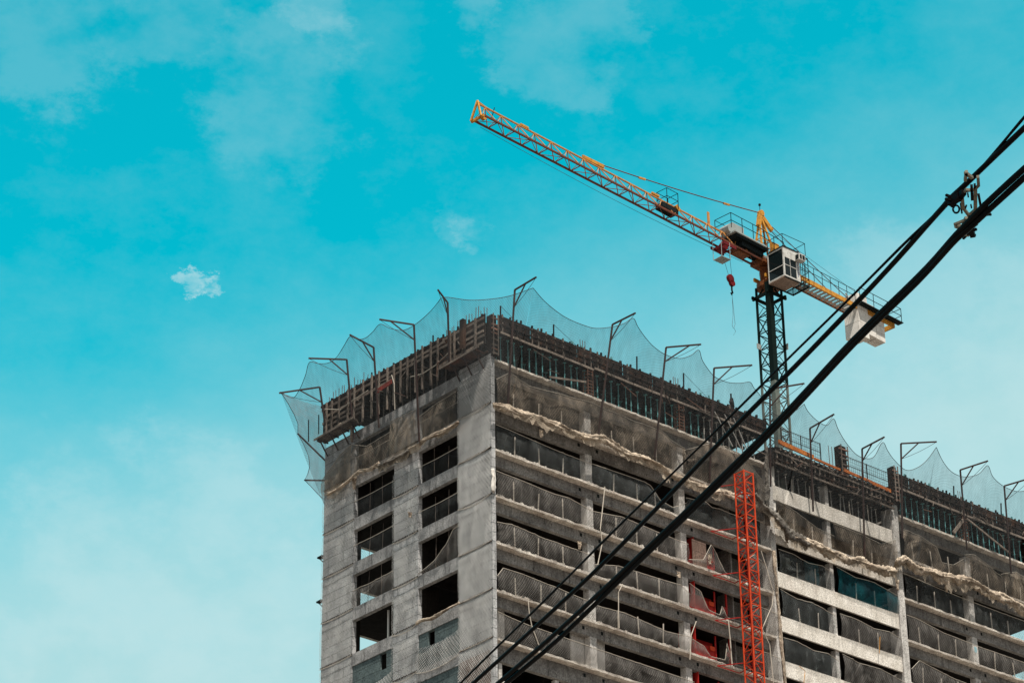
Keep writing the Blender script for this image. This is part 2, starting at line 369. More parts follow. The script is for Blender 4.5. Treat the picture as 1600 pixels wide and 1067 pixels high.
# partition stubs visible behind the nets on the long face
MB().box(.31, 1.8, 1.1, 1.2, -18, -15.15).obj('block_wall', 'column', T)
MB().box(.31, 1.0, .9, 1.0, -9, -7).obj('block_wall', 'block', T)
MB().box(6.9, 7.95, 1.0, 1.1, -18, -15.2).obj('block_wall', 'column', T)
MB().box(8.55, 9.6, 1.0, 1.1, -18, -15.2).obj('block_wall', 'column', T)
for (a, b) in ((.9, 1.15), (5.2, 5.5), (9.8, 10.1)):
    MB().box(a, b, .6, .9, -21, -19.2).obj('window_mullion', 'column', T)
MB().box(1.15, 3.2, .7, .8, -21, -20.2).obj('window_sill', 'weight', T)
for cx in (8.2, 16.1, 43.4):
    for k in range(1, 7):
        for s_ in (-1, 1):
            MB().box(cx+s_*.75-.09, cx+s_*.75+.09, .485, .499, -3*k-.5, -3*k-.28).obj('bolt_pocket', 'darksteel', T)
# starter bars on the roof edge
for i in range(15):
    y = .4+i*.28+rnd(-.05, .05); MB().bar((.1, y, 2.9), (.1+rnd(-.04, .04), y+rnd(-.05, .05), 3.5+rnd(0, .55)), .03).obj('starter_bar', 'rustbar', T)
for i in range(13):
    y = 12.2+i*.32+rnd(-.05, .05); MB().bar((.1, y, 2.9), (.1+rnd(-.04, .04), y+rnd(-.05, .05), 3.6+rnd(0, .45)), .03).obj('starter_bar', 'rustbar', T)
for x in (7.9, 8.1, 8.3, 15.9, 16.1, 16.3, 43.2, 43.4, 43.6, 30.2, 30.5, 30.9):
    MB().bar((x, .6, 1.7 if 24 < x < 35 else 2.9), (x+rnd(-.04, .04), .6, 4.1 if not 24 < x < 35 else 3.6), .03).obj('starter_bar', 'rustbar', T)
# spray painted numbers on the far column
def text_part(body, loc, size, mat, parent, rot=(R(90), 0, 0), name='painted_number'):
    cu = bpy.data.curves.new(name, 'FONT'); cu.body = body; cu.size = size; cu.extrude = .004; cu.align_x = 'CENTER'
    ob = bpy.data.objects.new(name, cu); me = bpy.data.meshes.new_from_object(ob); bpy.data.objects.remove(ob)
    me.materials.append(M[mat]); o2 = bpy.data.objects.new(name, me); col.objects.link(o2); o2.parent = parent
    o2.location = Vector(loc)-parent_world(parent); o2.rotation_euler = rot; return o2
text_part('8', (43.38, .49, -7.9), .55, 'cyan', T)
text_part('13', (43.38, .49, -11.1), .6, 'cyan', T)

# rebar cages of the columns being raised
def cage(x, y, z0, z1, label, w=.42):
    o = thing('rebar_cage', label, 'rebar cage', (x, y, z0), 'column rebar cages on the top floor')
    for i, j in ((-1, -1), (1, -1), (1, 1), (-1, 1)):
        MB().bar((x+i*w/2, y+j*w/2, z0), (x+i*w/2, y+j*w/2, z1), .05).obj('upright_bar', 'rustbar', o)
    mb = MB(); zz = z0+.12
    while zz < z1-.05:
        for (i, j, i2, j2) in ((-1, -1, 1, -1), (1, -1, 1, 1), (1, 1, -1, 1), (-1, 1, -1, -1)):
            mb.bar((x+i*w/2, y+j*w/2, zz), (x+i2*w/2, y+j2*w/2, zz), .045)
        zz += .22
    mb.obj('stirrups', 'rustbar', o)
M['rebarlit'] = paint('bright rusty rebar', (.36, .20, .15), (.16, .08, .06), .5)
cage(8.1, .2, 0.0, 2.0, 'rusty rebar cage between teal props, nearest to the tower corner')
cage(15.9, .2, 0.0, 2.0, 'rusty rebar cage between teal props, second from the tower corner')
cage(42.9, .2, 0.0, 2.2, 'rusty rebar cage by leaning boards near the right edge')
def shutter_tower(x, y, z0, z1, label, mat='timber', f=1.0):
    o = thing('column_shutter', label, 'column formwork', (x, y, z0), 'column shutters with clamp frames')
    MB().box(x-.30*f, x+.30*f, y-.1, y+.4, z0, z1).obj('shutter_board', 'ply', o)
    zz = z0+.15
    while zz < z1:
        w_ = f*rnd(.32, .44); MB().bar((x-w_, y-.17, zz), (x+w_, y-.17, zz+rnd(-.05, .05)), .1, rnd(.05, .10)).obj('clamp', random.choice(['rebarlit', 'timber', 'rustbar']), o); zz += rnd(.26, .42)
    for i in (-.34*f, .28*f):
        MB().box(x+i, x+i+.06, y-.27, y-.221, z0, z1).obj('upright', mat, o)
shutter_tower(30.9, .1, 1.3, 3.55, 'reddish column shutter rising above the lower middle deck')
shutter_tower(35.55, -.25, .62, 3.3, 'reddish ladder-like column shutter at the right end of the lower deck', 'palewood', .55)
shutter_tower(.2, -.02, 0.1, 2.9, 'reddish brown column shutter on the very corner of the top floor', 'timber', .6)

# ------------------------------------------------------------------ top floor formwork
def edge_form(name, label, x0, x1, zr=1.82, zt=3.08, rail=True):
    o = thing(name, label, 'formwork', ((x0+x1)/2, 0, zr))
    n = int((x1-x0)/1.22); w = (x1-x0)/n
    for i in range(n):
        y = -.06+rnd(-.03, .03)
        MB().box(x0+i*w+.01, x0+(i+1)*w-.01, y-.03, y, zr+.25+rnd(-.15, .1), zt+rnd(-.03, .02)).obj('shutter_panel', 'ply', o)
    x = x0+.2
    while x < x1:
        h = zt+rnd(.02, .09); MB().box(x, x+.07, -.2, -.11, zr+rnd(-.1, .3), h-.15 if random.random() < .4 else h).obj('stud', 'ply' if random.random() < .55 else 'timber', o); x += rnd(.5, .75)
    if rail:
        seg = x0
        while seg < x1-.5:
            e = min(x1, seg+rnd(2.5, 4.5)); dz = rnd(-.05, .05)
            MB().bar((seg, -.25, zr+dz), (e, -.25, zr+dz+rnd(-.06, .06)), .06, .14).obj('rail_board', 'palewood', o); seg = e+rnd(0, .25)
    for zz in (zr+.55, zr+.95):
        MB().bar((x0, -.24, zz), (x1, -.24, zz+rnd(-.03, .03)), .05, .09).obj('waler', 'ply', o)
    MB().box(x0, x1, 0, 9, zr+.42, zr+.5).obj('deck_sheet', 'ply', o)
    x = x0+.3
    while x < x1:
        MB().box(x, x+.09, -.1, 7.5, zr+.2, zr+.418).obj('joist', 'ply', o); x += .62
    for yy in (.4, 2.0, 3.8):
        MB().box(x0, x1, yy, yy+.1, zr+.0, zr+.198).obj('bearer', 'ply', o)
    x = x0+.9
    while x < x1:
        MB().box(x, x+.1, -.12, -.02, zt, zt+rnd(.10, .22)).obj('peg', 'darkpost' if random.random() < .6 else 'propteal', o); x += rnd(.75, .95)
    return o
edge_form('slab_formwork', 'long dark plywood formwork band from the tower corner towards the crane', .6, 23.6)
edge_form('slab_formwork', 'dark plywood formwork band running to the right edge of the photo', 35.95, XE)
# end wall formwork
o = thing('wall_formwork', 'timber wall formwork with boards and studs along the end wall top', 'formwork', (-.2, 8, 1.2))
for zz, y0, y1, mt_ in ((2.95, 4.2, 16.5, 'ply'), (2.62, 4.0, 16.4, 'timber'), (2.3, 4.2, 9.5, 'timber'), (2.0, 9.2, 16.2, 'palewood'), (1.3, 12.0, 16.2, 'timber'), (1.65, 12.2, 16.3, 'timber'), (.95, 12.4, 16.2, 'timber'),
                        (2.75, .3, 4.2, 'timber'), (2.3, .3, 4.2, 'timber'), (1.85, .35, 2.0, 'palewood'), (1.5, .3, 4.3, 'timber'), (1.1, .4, 4.6, 'palewood')):
    MB().bar((-.25, y0, zz+rnd(-.05, .05)), (-.25, y1, zz+rnd(-.05, .05)), .07, .16).obj('waler', mt_, o)
for (y0, y1, z0, z1) in ((.3, 4.3, 1.0, 3.05), (4.3, 9.2, 2.3, 3.08), (9.2, 12.2, 2.2, 3.1), (12.2, 16.4, .4, 3.05)):
    n = max(1, int((y1-y0)/1.2)); w = (y1-y0)/n
    for i in range(n):
        MB().box(-.15, -.1+rnd(-.02, .02), y0+i*w+.01, y0+(i+1)*w-.01, z0+rnd(-.1, .1), z1+rnd(-.03, .03)).obj('shutter_panel', 'ply', o)
y = 4.5
while y < 16.3:
    MB().box(-.42, -.32, y, y+.10, rnd(.0, .15) if y < 12 else .5, 2.95+rnd(-.1, .15)).obj('stud', 'palewood' if random.random() < .6 else 'timber', o); y += rnd(.55, .95)
for y in (2.9, 3.3, 2.1, .9):
    MB().box(-.42, -.32, y, y+.13, .8, 2.95+rnd(-.1, .1)).obj('stud', 'timber', o)
for y in (2.05,): MB().box(-.55, -.3, y-.12, y+.2, 1.2, 3.25).obj('stud', 'ply', o)
MB().box(0, 8, .4, 16.1, 2.4, 2.5).obj('deck_sheet', 'ply', o)
for yy in [1.2+.7*i for i in range(21)]:
    MB().box(0, 6, yy, yy+.09, 2.2, 2.398).obj('joist', 'ply', o)
y = .6
while y < 16.3:
    MB().box(-.12, -.02, y, y+.1, 3.05, 3.05+rnd(.1, .25)).obj('peg', 'darkpost', o); y += rnd(.35, .8)
solo(MB().bar((-.5, 10.4, 1.6), (-.5, 8.9, 1.72), .06, .3), 'plank', 'redwood', 'short red plank tied to the end wall formwork', 'plank')

fm = [x_ for x_ in bpy.data.objects if x_.name.startswith('slab_formwork')]
for f_, (a_, b_), cnt in ((fm[0], (1, 23), 16), (fm[1], (36.5, 52), 12)):
    for i in range(cnt):
        x = rnd(a_, b_); L_ = rnd(.8, 2.2); z_ = rnd(.4, 2.4); dx = rnd(-1, 1)
        MB().bar((x, -.32, z_), (x+dx*L_, -.34, z_+rnd(-.5, .7)), rnd(.03, .05)).obj('loose_lath', random.choice(['palewood', 'timber', 'rustbar']), f_)
for i in range(18):
    y = rnd(.8, 15.5); z_ = rnd(.6, 2.4)
    MB().bar((-.5, y, z_), (-.52, y+rnd(-1.2, 1.2), z_+rnd(-.9, .9)), rnd(.03, .06)).obj('loose_lath', random.choice(['palewood', 'timber', 'rustbar']), o)

# lower deck of the balcony section
o = thing('deck_formwork', 'lower brown timber deck formwork with exposed joist ends beside the crane', 'formwork', (29.6, 0, .2))
for zz, m_ in ((1.25, 'ply'), (.95, 'timber'), (.45, 'ply'), (.12, 'timber')):
    MB().bar((XB0+.1, -.3, zz), (XB1, -.3, zz-.02), .08, .12).obj('waler', m_, o)
x = XB0+.3
while x < XB1-.2:
    MB().box(x, x+.09, -.26, -.16, rnd(.0, .2), 1.42).obj('stud', 'timber' if random.random() < .7 else 'palewood', o)
    MB().box(x+.2, x+.3, -.42, 1.5, 1.12, 1.24).obj('joist_end', 'palewood' if random.random() < .4 else 'timber', o); x += rnd(.4, .5)
for i in range(9):
    w = (XB1-XB0)/9; MB().box(XB0+i*w+.01, XB0+(i+1)*w-.01, -.12, -.08, .15+rnd(-.1, .1), 1.3).obj('shutter_panel', 'ply', o)
MB().box(XB0, XB1, 0, 6, 1.26, 1.34).obj('deck_sheet', 'ply', o)
x = XB0+.2
while x < XB1:
    MB().box(x, x+.09, -.05, 4.8, .1, .3).obj('joist', 'ply', o); x += .6
for i in range(16):
    x = rnd(24.5, 34.5); z_ = rnd(.2, 1.3); MB().bar((x, -.45, z_), (x+rnd(-1.3, 1.3), -.46, z_+rnd(-.7, .4)), rnd(.03, .06)).obj('loose_lath', random.choice(['palewood', 'timber', 'rustbar']), o)
def orange_beam(x0, x1, z0, z1, h, label):
    solo(MB().bar((x0, -.35, z0), (x1, -.35, z1), .1, h), 'edge_beam', 'orange', label, 'beam', 'orange deck edge beams')
orange_beam(24.35, 27.6, 1.72, 1.58, .30, 'bright orange beam on the deck edge at the foot of the crane')
orange_beam(27.7, 30.1, 1.5, 1.42, .16, 'thin yellowish orange beam left of the column shutter on the lower deck')
orange_beam(30.5, 33.2, 1.50, 1.42, .20, 'red orange beam in the middle of the lower deck edge, under the mesh fence')
orange_beam(33.25, 35.0, 1.38, 1.30, .24, 'orange beam at the right end of the lower deck edge')
def mesh_fence(x0, x1, zb, label, y=-.1):
    o = thing('mesh_fence', label, 'safety fence', ((x0+x1)/2, y, zb), 'mesh guard fences on the lower deck')
    MB().bar((x0, y, zb+1.25), (x1, y, zb+1.25), .035).obj('top_rail', 'rustpost', o)
    MB().bar((x0, y, zb+.62), (x1, y, zb+.62), .03).obj('middle_rail', 'rustpost', o)
    x = x0
    while x <= x1+.01:
        MB().bar((x, y+.01, zb), (x, y+.01, zb+1.3), .05).obj('fence_post', 'darkpost', o); x += (x1-x0)/2
    mb = MB(); x = x0+.2
    while x < x1: mb.bar((x, y, zb), (x, y, zb+1.25), .012); x += .2
    zz = zb+.15
    while zz < zb+1.2: mb.bar((x0, y, zz), (x1, y, zz), .012); zz += .2
    mb.obj('wire_mesh', 'rustpost', o)
mesh_fence(24.9, 28.6, 1.72, 'mesh guard fence right behind the crane mast foot')
mesh_fence(30.5, 35.6, 1.55, 'longer mesh guard fence on the right part of the lower deck')

# ------------------------------------------------------------------ props
ORD = ['first','second','third','fourth','fifth','sixth','seventh','eighth','ninth','tenth','eleventh','twelfth','thirteenth','fourteenth','fifteenth','sixteenth','seventeenth','eighteenth','nineteenth','twentieth']
ORD += ['twenty-'+o_ for o_ in ORD[:9]]+['thirtieth']+['thirty-'+o_ for o_ in ORD[:9]]
def prop_mesh(h, mat):
    mb = MB(); mb.tube([(0, 0, 0), (0, 0, h*.55)], .036, 7); mb.tube([(0, 0, h*.53), (0, 0, h*.56)], .055, 7); mb.tube([(0, 0, h*.55), (0, 0, h)], .028, 7)
    mb.box(-.08, .08, -.08, .08, -.003, .01); mb.box(-.09, .09, -.09, .09, h-.01, h+.003); return mb
def props(xs, ys, z0, h, mat, label, group, jit=.02):
    first = None; shared = 'shade' in label
    for n_i, (a, b) in enumerate(zip(xs, ys)):
        if first is None:
            first = prop_mesh(h, mat).obj('shoring_prop', mat, None, (0, 0, 0)); tag(first, label, 'prop', group); ob = first
        else:
            ob = first.copy(); col.objects.link(ob)
        if not shared: ob['label'] = label % ORD[n_i]
        ob.location = (a, b, z0); ob.rotation_euler = (rnd(-jit, jit), rnd(-jit, jit), rnd(0, 3))
        ob.scale = (rnd(.9, 1.25),)*2+(1,)
xs = [1.1+.57*i+rnd(-.08, .08) for i in range(40)]
props([x for x in xs if x < 18.2], [.35]*99, 0, 1.8, 'propteal', 'slim teal prop, %s from the tower corner, under the long formwork band', 'teal props under the long formwork band')
props([x for x in xs if x >= 18.2 and x < 23], [.35]*99, 0, 1.8, 'propgrey', 'grey prop left of the crane foot, %s from the left in its row', 'grey props beside the crane foot')
props([1.4+.8*i+rnd(-.1, .1) for i in range(27)], [2.0]*99, 0, 1.8, 'propteal', 'teal prop standing in the shade behind the front row of the long band', 'shaded props behind the front row', .03)
props([36.7+.56*i+rnd(-.08, .08) for i in range(29)], [.35]*99, 0, 1.8, 'propteal', 'slim grey teal prop, %s from the left, under the right formwork band', 'props under the right formwork band')
props([36.9+.8*i+rnd(-.1, .1) for i in range(19)], [2.0]*99, 0, 1.8, 'propteal', 'shaded prop behind the front row of the right formwork band', 'shaded props behind the right front row')
props([24.5+.62*i+rnd(-.1, .1) for i in range(18)], [.5]*99, -1.4, 1.5, 'propgrey', 'pale grey prop, %s from the left, behind the top parapet band', 'pale props under the lower deck', .05)
props([.35]*12, [4.7+.68*i+rnd(-.1, .1) for i in range(11)], 0, 2.2, 'timber', 'pale prop, %s from the tower corner, behind the end wall formwork studs', 'pale props behind the end wall formwork')
solo(MB().bar((20.2, -.2, .15), (18.6, -.3, 2.1), .05, .05).bar((21.6, -.2, .15), (20.3, -.3, 2.2), .05, .05).bar((21.0, -.2, .15), (19.5, -.3, 2.2), .04, .04), 'brace_bundle', 'propgrey', 'bundle of pale leaning brace poles left of the crane mast foot', 'brace poles')
solo(MB().bar((4.6, -.12, .1), (7.6, -.15, .72), .06, .12), 'plank', 'palewood', 'pale plank leaning between the teal props left of the first rebar cage', 'plank')
solo(MB().bar(at(1, -.3, 1490, 832), at(1, -.3, 1505, 812), .1, .22), 'plank', 'palewood', 'short stubby pale board leaning at the right formwork band', 'plank')
solo(MB().bar(at(1, -.3, 1511, 810), at(1, -.3, 1578, 864), .07, .12), 'plank', 'palewood', 'long pale board sloping down to the right under the right formwork band', 'plank')
solo(MB().bar(at(1, .3, 1206.5, 722), at(1, .1, 1210, 800), .12, .2), 'plank', 'weight', 'pale upright board leaning at the left end of the parapet bands', 'plank')
solo(MB().bar(at(1, .3, 1254, 748), at(1, .3, 1258, 742), .06, .1), 'board', 'weight', 'tiny white strip hanging among the pale props under the lower deck', 'board')

# ------------------------------------------------------------------ guard posts on the slab edges
def guard(label, group, pts, h=1.25, mat='palepost', w=.055):
    first = None
    for n_i, p_ in enumerate(pts):
        if first is None:
            first = MB().bar((0, 0, 0), (0, 0, h), w).box(-.07, .07, -.07, .07, 0, .02).obj('guard_post', mat, None, (0, 0, 0)); tag(first, label, 'guard post', group); ob = first
        else: ob = first.copy(); col.objects.link(ob)
        ob['label'] = label % ORD[n_i]; ob.location = p_; ob.rotation_euler = (rnd(-.05, .05), rnd(-.05, .05), 0); ob.scale = (1, 1, rnd(.85, 1.1))
names = {1: 'first', 2: 'second', 3: 'third', 4: 'fourth', 5: 'fifth', 6: 'sixth'}
for k in range(1, 6):
    pts = [(x+rnd(-.15, .15), .16, -3.0*k) for x in [1.9, 3.8, 5.8, 9.9, 11.8, 13.6]]
    guard('thin pale guard post, %%s from the tower corner, on slab edge %s below the roof' % names[k], 'guard posts on slab edge %s near the corner' % names[k], pts)
    if k < 5:
        pts = [(x+rnd(-.15, .15), .16, -3.0*k) for x in [37.4, 39.2, 40.9, 44.9, 46.8, 48.4]]
        guard('thin pale guard post, %%s right of the parapet bands, on slab edge %s' % names[k], 'guard posts on slab edge %s at the right' % names[k], pts)
        guard('slim guard post, %%s from the tower corner, in end wall openings on floor %s' % names[k], 'guard posts in end wall openings floor %s' % names[k],
              [(.18, y+rnd(-.1, .1), -3.0*k) for y in (4.3, 5.5, 10.6, 11.9)], 2.0, 'timber', .022)
for k in range(4):
    guard('slim guard post, %%s from the left, behind parapet band %s from the top' % names[k+1], 'guard posts behind parapet band %s' % names[k+1], [(x, .2, -1.4-3.03*k) for x in (25.9, 27.6, 31.4, 33.2)], 1.25)
for x in (7.72, 7.42, 7.1):
    solo(MB().tube([(.7, x, -15), (.7, x, -12.3)], .07, 8), 'drain_pipe', 'pipe', {7.72: 'left', 7.42: 'middle', 7.1: 'right'}[x]+' one of three white vertical pipes in an end wall opening', 'pipe', 'three white pipes')
solo(MB().tube([(.7, 10.55, -15), (.7, 10.55, -12.8)], .07, 8), 'drain_pipe', 'pipe', 'single white vertical pipe in the left end wall opening', 'pipe')
# thin posts with rope on the roof
rp = []
for i, (px, py0, py1) in enumerate(((782, 478, 498), (865, 507, 530), (995, 557, 582), (1068, 583, 606), (1490, 759, 776), (1564, 786, 803))):
    a = at(1, .1, px, py1); b = at(1, .1, px, py0); rp.append((a, b))
    solo(MB().bar(a-Vector((0, 0, .3)), b, .07), 'roof_post', 'darkpost', ['dark roof post nearest the tower corner', 'dark roof post with rope between the corner and second net bracket', 'dark roof post between the third pair of net brackets', 'dark roof post just right of the third net bracket', 'dark roof post left of the fourteenth bracket arm', 'dark roof post near the right edge of the photo'][i], 'roof post', 'dark posts on the roof edge')
for i, (px, py0, py1) in enumerate(((676.7, 524, 545), (581, 582, 600))):
    a = at(0, .1, px, py1); b = at(0, .1, px, py0)
    solo(MB().bar(a-Vector((0, 0, .3)), b, .07), 'roof_post', 'darkpost', ('dark roof post halfway along the end wall top', 'dark roof post near the left end of the end wall top')[i], 'roof post', 'dark posts on the roof edge')
o = thing('roof_post', 'dark roof post wrapped in hanging rag near the crane mast', 'roof post', at(1, .1, 1143, 645), 'dark posts on the roof edge')
MB().bar(at(1, .1, 1143, 645), at(1, .1, 1142, 615), .08).obj('post', 'darkpost', o)
MB().tube([at(1, .1, 1143, 622), at(1, .1, 1142.5, 629), at(1, .1, 1144, 636), at(1, .1, 1144, 642)], .16, 8, lambda i, k, a: .5+.5*math.sin(i*1.2)+.25*math.sin(a*3)).obj('rag', 'darkpost', o)
def rope(pts, r, label, mat='rope', cat='rope', sag=0):
    P = []
    for a, b in zip(pts, pts[1:]):
        for i in range(6):
            u = i/6; q = a.lerp(b, u); q.z -= sag*4*u*(1-u); P.append(q)
    P.append(pts[-1]); return solo(MB().tube(P, r, 6), 'rope', mat, label, cat)
rope([rp[1][1], rp[1][1]+Vector((2.2, 0, -1.0))], .012, 'thin dark rope sloping down right from a roof post', 'darkrope')
rope([rp[0][1], rp[0][1]+Vector((1.7, 0, -.9))], .012, 'thin dark rope from the corner roof post', 'darkrope')
rope([rp[3][1], rp[3][1]+Vector((3.2, 0, -1.7))], .012, 'thin dark rope behind the catch net near the fourth bracket', 'darkrope')

# ------------------------------------------------------------------ netting
def fold(u, v, seed, amp):
    w = mnoise.noise(Vector((u*.5, v*.5, seed+3)))*2.6
    mask = max(0.0, mnoise.noise(Vector((u*.45, v*.2, seed+20)))*1.8+.25)
    s = mnoise.noise(Vector((u*.7, v*.4, seed)))*1.5
    d = u*1.9+v*1.5*math.sin(u*.35+seed)+w
    s += mask*(1.1*(1-2*abs(math.sin(d*1.4+seed))) + .45*(1-2*abs(math.sin(d*3.1+w+seed*2))))
    return (s+.35*mnoise.noise(Vector((u*2.6, v*1.6, seed+9))))*amp*.8
def interp(L, u):
    for (a, x), (b, y) in zip(L, L[1:]):
        if u <= b: return x+(y-x)*(u-a)/(b-a) if b > a else y
    return L[-1][1]
def h_k(p): return max(x for _, x in p)
def net_sheet(A, B, n, prof, mat, label, amp=.07, seed=0, group=None, nu=None, nv=16, bottom=None, edge=True, out=.08, name='debris_net'):
    """a sheet hung between A and B (floor line); prof = [(u, height)], n = outward normal"""
    A, B, n = Vector(A), Vector(B), Vector(n); L = (B-A).length; nu = nu or max(12, int(L/.09)); rows = []
    for j in range(nv+1):
        v = j/nv; r = []
        for i in range(nu+1):
            u = i/nu; h = interp(prof, u)*(.88 if not bottom and name == 'debris_net' and h_k(prof) < 2 else 1); hb = interp(bottom, u) if bottom else 0
            zz = hb+(h-hb)*v
            bell = math.sin(math.pi*v)*.10
            r.append(A+(B-A)*u+Vector((0, 0, zz))+n*(out+bell+fold(u*L, zz, seed, amp)*(.35+.65*(1-abs(2*v-1)))))
        rows.append(r)
    if edge:
        o = thing(name, label, 'safety net', A, group)
        MB().grid(rows).obj('mesh_sheet', mat, o, smoothed=True)
        MB().tube([q+n*.02 for q in rows[-1]], .018, 5).obj('edge_rope', 'rope', o)
    else:
        o = solo(MB().grid(rows), name, mat, label, 'safety net', group, A, True)
    return o
W = {1: 'top', 2: 'second', 3: 'third', 4: 'fourth', 5: 'fifth', 6: 'sixth'}
Y = (0, -1, 0); X = (-1, 0, 0)
def wavy(h, n, a, s):
    rr_ = random.Random(s); L = [(i/n, h+rr_.uniform(-a, a)) for i in range(n+1)]; return L
profs = {(2, 0): [(0, 1.75), (.12, 1.72), (.5, 1.5), (1, 1.4)], (2, 1): [(0, 1.45), (.25, 1.5), (.55, 1.55), (.62, 1.45), (.72, .55), (.85, .35), (.95, .8), (1, 1.1)],
         (3, 0): [(0, 1.7), (.2, 1.65), (.6, 1.5), (.75, 1.6), (1, 1.25)], (3, 1): [(0, 1.25), (.3, 1.6), (.7, 1.4), (1, 1.3)],
         (4, 0): [(0, 1.35), (.15, 1.55), (.5, 1.35), (1, 1.3)], (4, 1): [(0, .7), (.25, 1.2), (.6, 1.25), (.9, 1.35), (1, .9)],
         (5, 0): [(0, .9), (.06, 1.6), (.25, 1.6), (.6, 1.45), (1, 1.2)], (5, 1): [(0, 1.1), (.3, 1.25), (.6, 1.0), (.75, .9), (1, 1.1)],
         (6, 0): [(0, 1.75), (.3, 1.5), (1, 1.35)], (6, 1): [(0, 1.35), (.5, 1.3), (1, 1.2)]}
for (k, b), pr in profs.items():
    x0, x1 = ((.28, 7.95), (7.95, 15.9))[b]
    net_sheet((x0, 0, -3*k), (x1, 0, -3*k), Y, pr, 'ngrey' if k == 2 else 'nbrown', '%s debris net on slab edge %s below the roof, %s' % ('grey' if k == 2 else 'brown', names[k], ('next to the tower corner', 'right of the first column')[b]), .05 if k < 4 else .085, k*3+b)
for k, pr, mt_ in ((2, [(0, 1.5), (.35, 1.75), (.45, 1.5), (.62, 1.6), (1, 1.5)], 'ngrey'), (3, [(0, .15), (.25, .5), (.4, 1.9), (.5, 1.4), (.62, .1), (1, .1)], 'nbrown'), (4, [(0, 1.75), (.18, 1.4), (.3, .2), (.5, .1), (.55, .9), (.62, .1), (1, .1)], 'nbrown'), (5, [(0, 1.0), (.2, .7), (.3, .1), (.55, .2), (.6, 1.5), (.68, .1), (1, .1)], 'nbrown')):
    net_sheet((15.9, 0, -3*k), (20.9, 0, -3*k), Y, pr, mt_, 'torn debris net left of the red hoist on slab edge %s below the roof' % names[k], .12, k*7)
for k in (2, 3, 4, 5):
    net_sheet((21.0, 0, -3*k), (23.6, 0, -3*k), Y, [(0, 1.5), (.3, 2.1), (.7, 1.5), (1, 1.2)] if k == 3 else [(0, 1.7), (.5, 1.8), (1, 1.7)], 'ngrey' if k == 2 else 'nbrown', 'debris net between red hoist and parapet bands, slab edge %s below roof' % names[k], .1, k*7+3)
for (k, b), (mt_, pr) in {(2, 0): ('ngrey', [(0, 1.9), (.5, 1.7), (1, 1.6)]), (2, 1): ('ngrey', [(0, 1.6), (1, 1.6)]), (3, 0): ('nbrown', [(0, 1.9), (.12, 1.9), (.5, 1.5), (1, 1.4)]), (3, 1): ('nbrown', [(0, 1.4), (1, 1.45)]),
                          (4, 0): ('nbrown', [(0, 1.0), (.12, 1.9), (.6, 1.4), (1, 1.3)]), (4, 1): ('nbrown', [(0, 1.3), (1, 1.3)])}.items():
    x0, x1 = ((35.95, 43.1), (43.1, XE))[b]
    net_sheet((x0, 0, -3*k), (x1, 0, -3*k), Y, pr, mt_, '%s debris net on slab edge %s below the roof, %s' % ('grey' if k == 2 else 'brown', names[k], ('just right of the parapets', 'at the tower right end')[b]), .06, k*5+b+40)
for k in range(5):
    z0 = -1.38-3.03*k
    for b, (x0, x1) in enumerate(((23.95, 29.0), (29.35, 35.2))):
        if k == 2: mt_ = 'nteal' if b else 'ngrey'
        elif k == 0: mt_ = 'nbrown2' if b else 'nfaint'
        else: mt_ = 'ngrey' if b == 0 else 'nbrown'
        if k < 2: continue
        pr = [(0, 1.75), (.3, 1.5), (.6, 1.6), (1, 1.25)] if (k+b) % 2 else [(0, 1.5), (.25, 1.55), (.55, 1.3), (.8, 1.45), (1, 1.2)]
        zz = z0
        net_sheet((x0, -.02, zz), (x1, -.02, zz), Y, pr, mt_, '%s net standing on parapet band %s from the top, %s half' % ({'nteal': 'bright teal', 'ngrey': 'grey', 'nbrown': 'brown'}[mt_], names[k+1], ('left', 'right')[b]), .11, k*9+b+80, bottom=[(0, 0), (.5, -.12), (1, 0)])
solo(MB().box(27.0, 28.3, .5, .55, -7.4, -5.6), 'tarp', 'nteal', 'teal tarp hanging behind the grey net on the third parapet band', 'tarp')
# first storey screens under the roof floor
net_sheet((.28, -.1, -3.1), (7.9, -.1, -3.1), Y, [(0, 1.6), (.14, 2.4), (.35, 2.0), (.6, 2.2), (1, 2.5)], 'nbrown2', 'dusty brown screen below the roof floor next to the tower corner', .12, 201, nv=14)
net_sheet((7.9, -.1, -3.1), (15.9, -.1, -3.2), Y, [(0, 2.5), (.4, 2.4), (.75, 2.5), (.85, 2.1), (1, 1.9)], 'nbrown2', 'dusty brown screen below the roof floor in the bay with dark smoke stains', .10, 203, nv=14)
net_sheet((15.9, -.1, -3.2), (23.4, -.15, -3.1), Y, [(0, 1.8), (.3, 2.9), (.5, 3.1), (.7, 2.9), (1, 1.0)], 'nbrown2', 'crumpled screen below the roof floor just above the red hoist', .22, 205, nv=14)
net_sheet((23.9, -.15, -4.9), (29.2, -.15, -5.3), Y, [(0, 2.4), (.3, 2.2), (.7, 1.7), (1, 1.7)], 'nbrown2', 'dark screen under the top parapet band, left half', .08, 207)
net_sheet((29.2, -.15, -5.3), (35.3, -.15, -5.0), Y, [(0, 2.6), (.5, 2.4), (.75, 2.2), (.9, 2.6), (1, 2.9)], 'nbrown2', 'dark screen under the top parapet band, right half', .14, 209)
net_sheet((35.9, -.15, -3.3), (42.2, -.15, -3.2), Y, [(0, 2.2), (.3, 2.1), (.55, 1.7), (.62, .7), (.8, .8), (1, 1.6)], 'nbrown2', 'crumpled brown screen with a dark hole right of the parapet bands', .18, 211)
net_sheet((42.2, -.15, -3.2), (46.0, -.15, -3.2), Y, [(0, 1.9), (.3, 2.2), (.6, 1.9), (1, 1.3)], 'nbrown2', 'bulging brown screen on the first slab edge near the right end', .18, 213)
net_sheet((46.0, -.15, -3.2), (XE, -.15, -3.2), Y, [(0, 1.5), (.2, 2.1), (.6, 1.6), (1, 1.2)], 'nbrown2', 'brown screen on the first slab edge at the right edge of the photo', .16, 215)
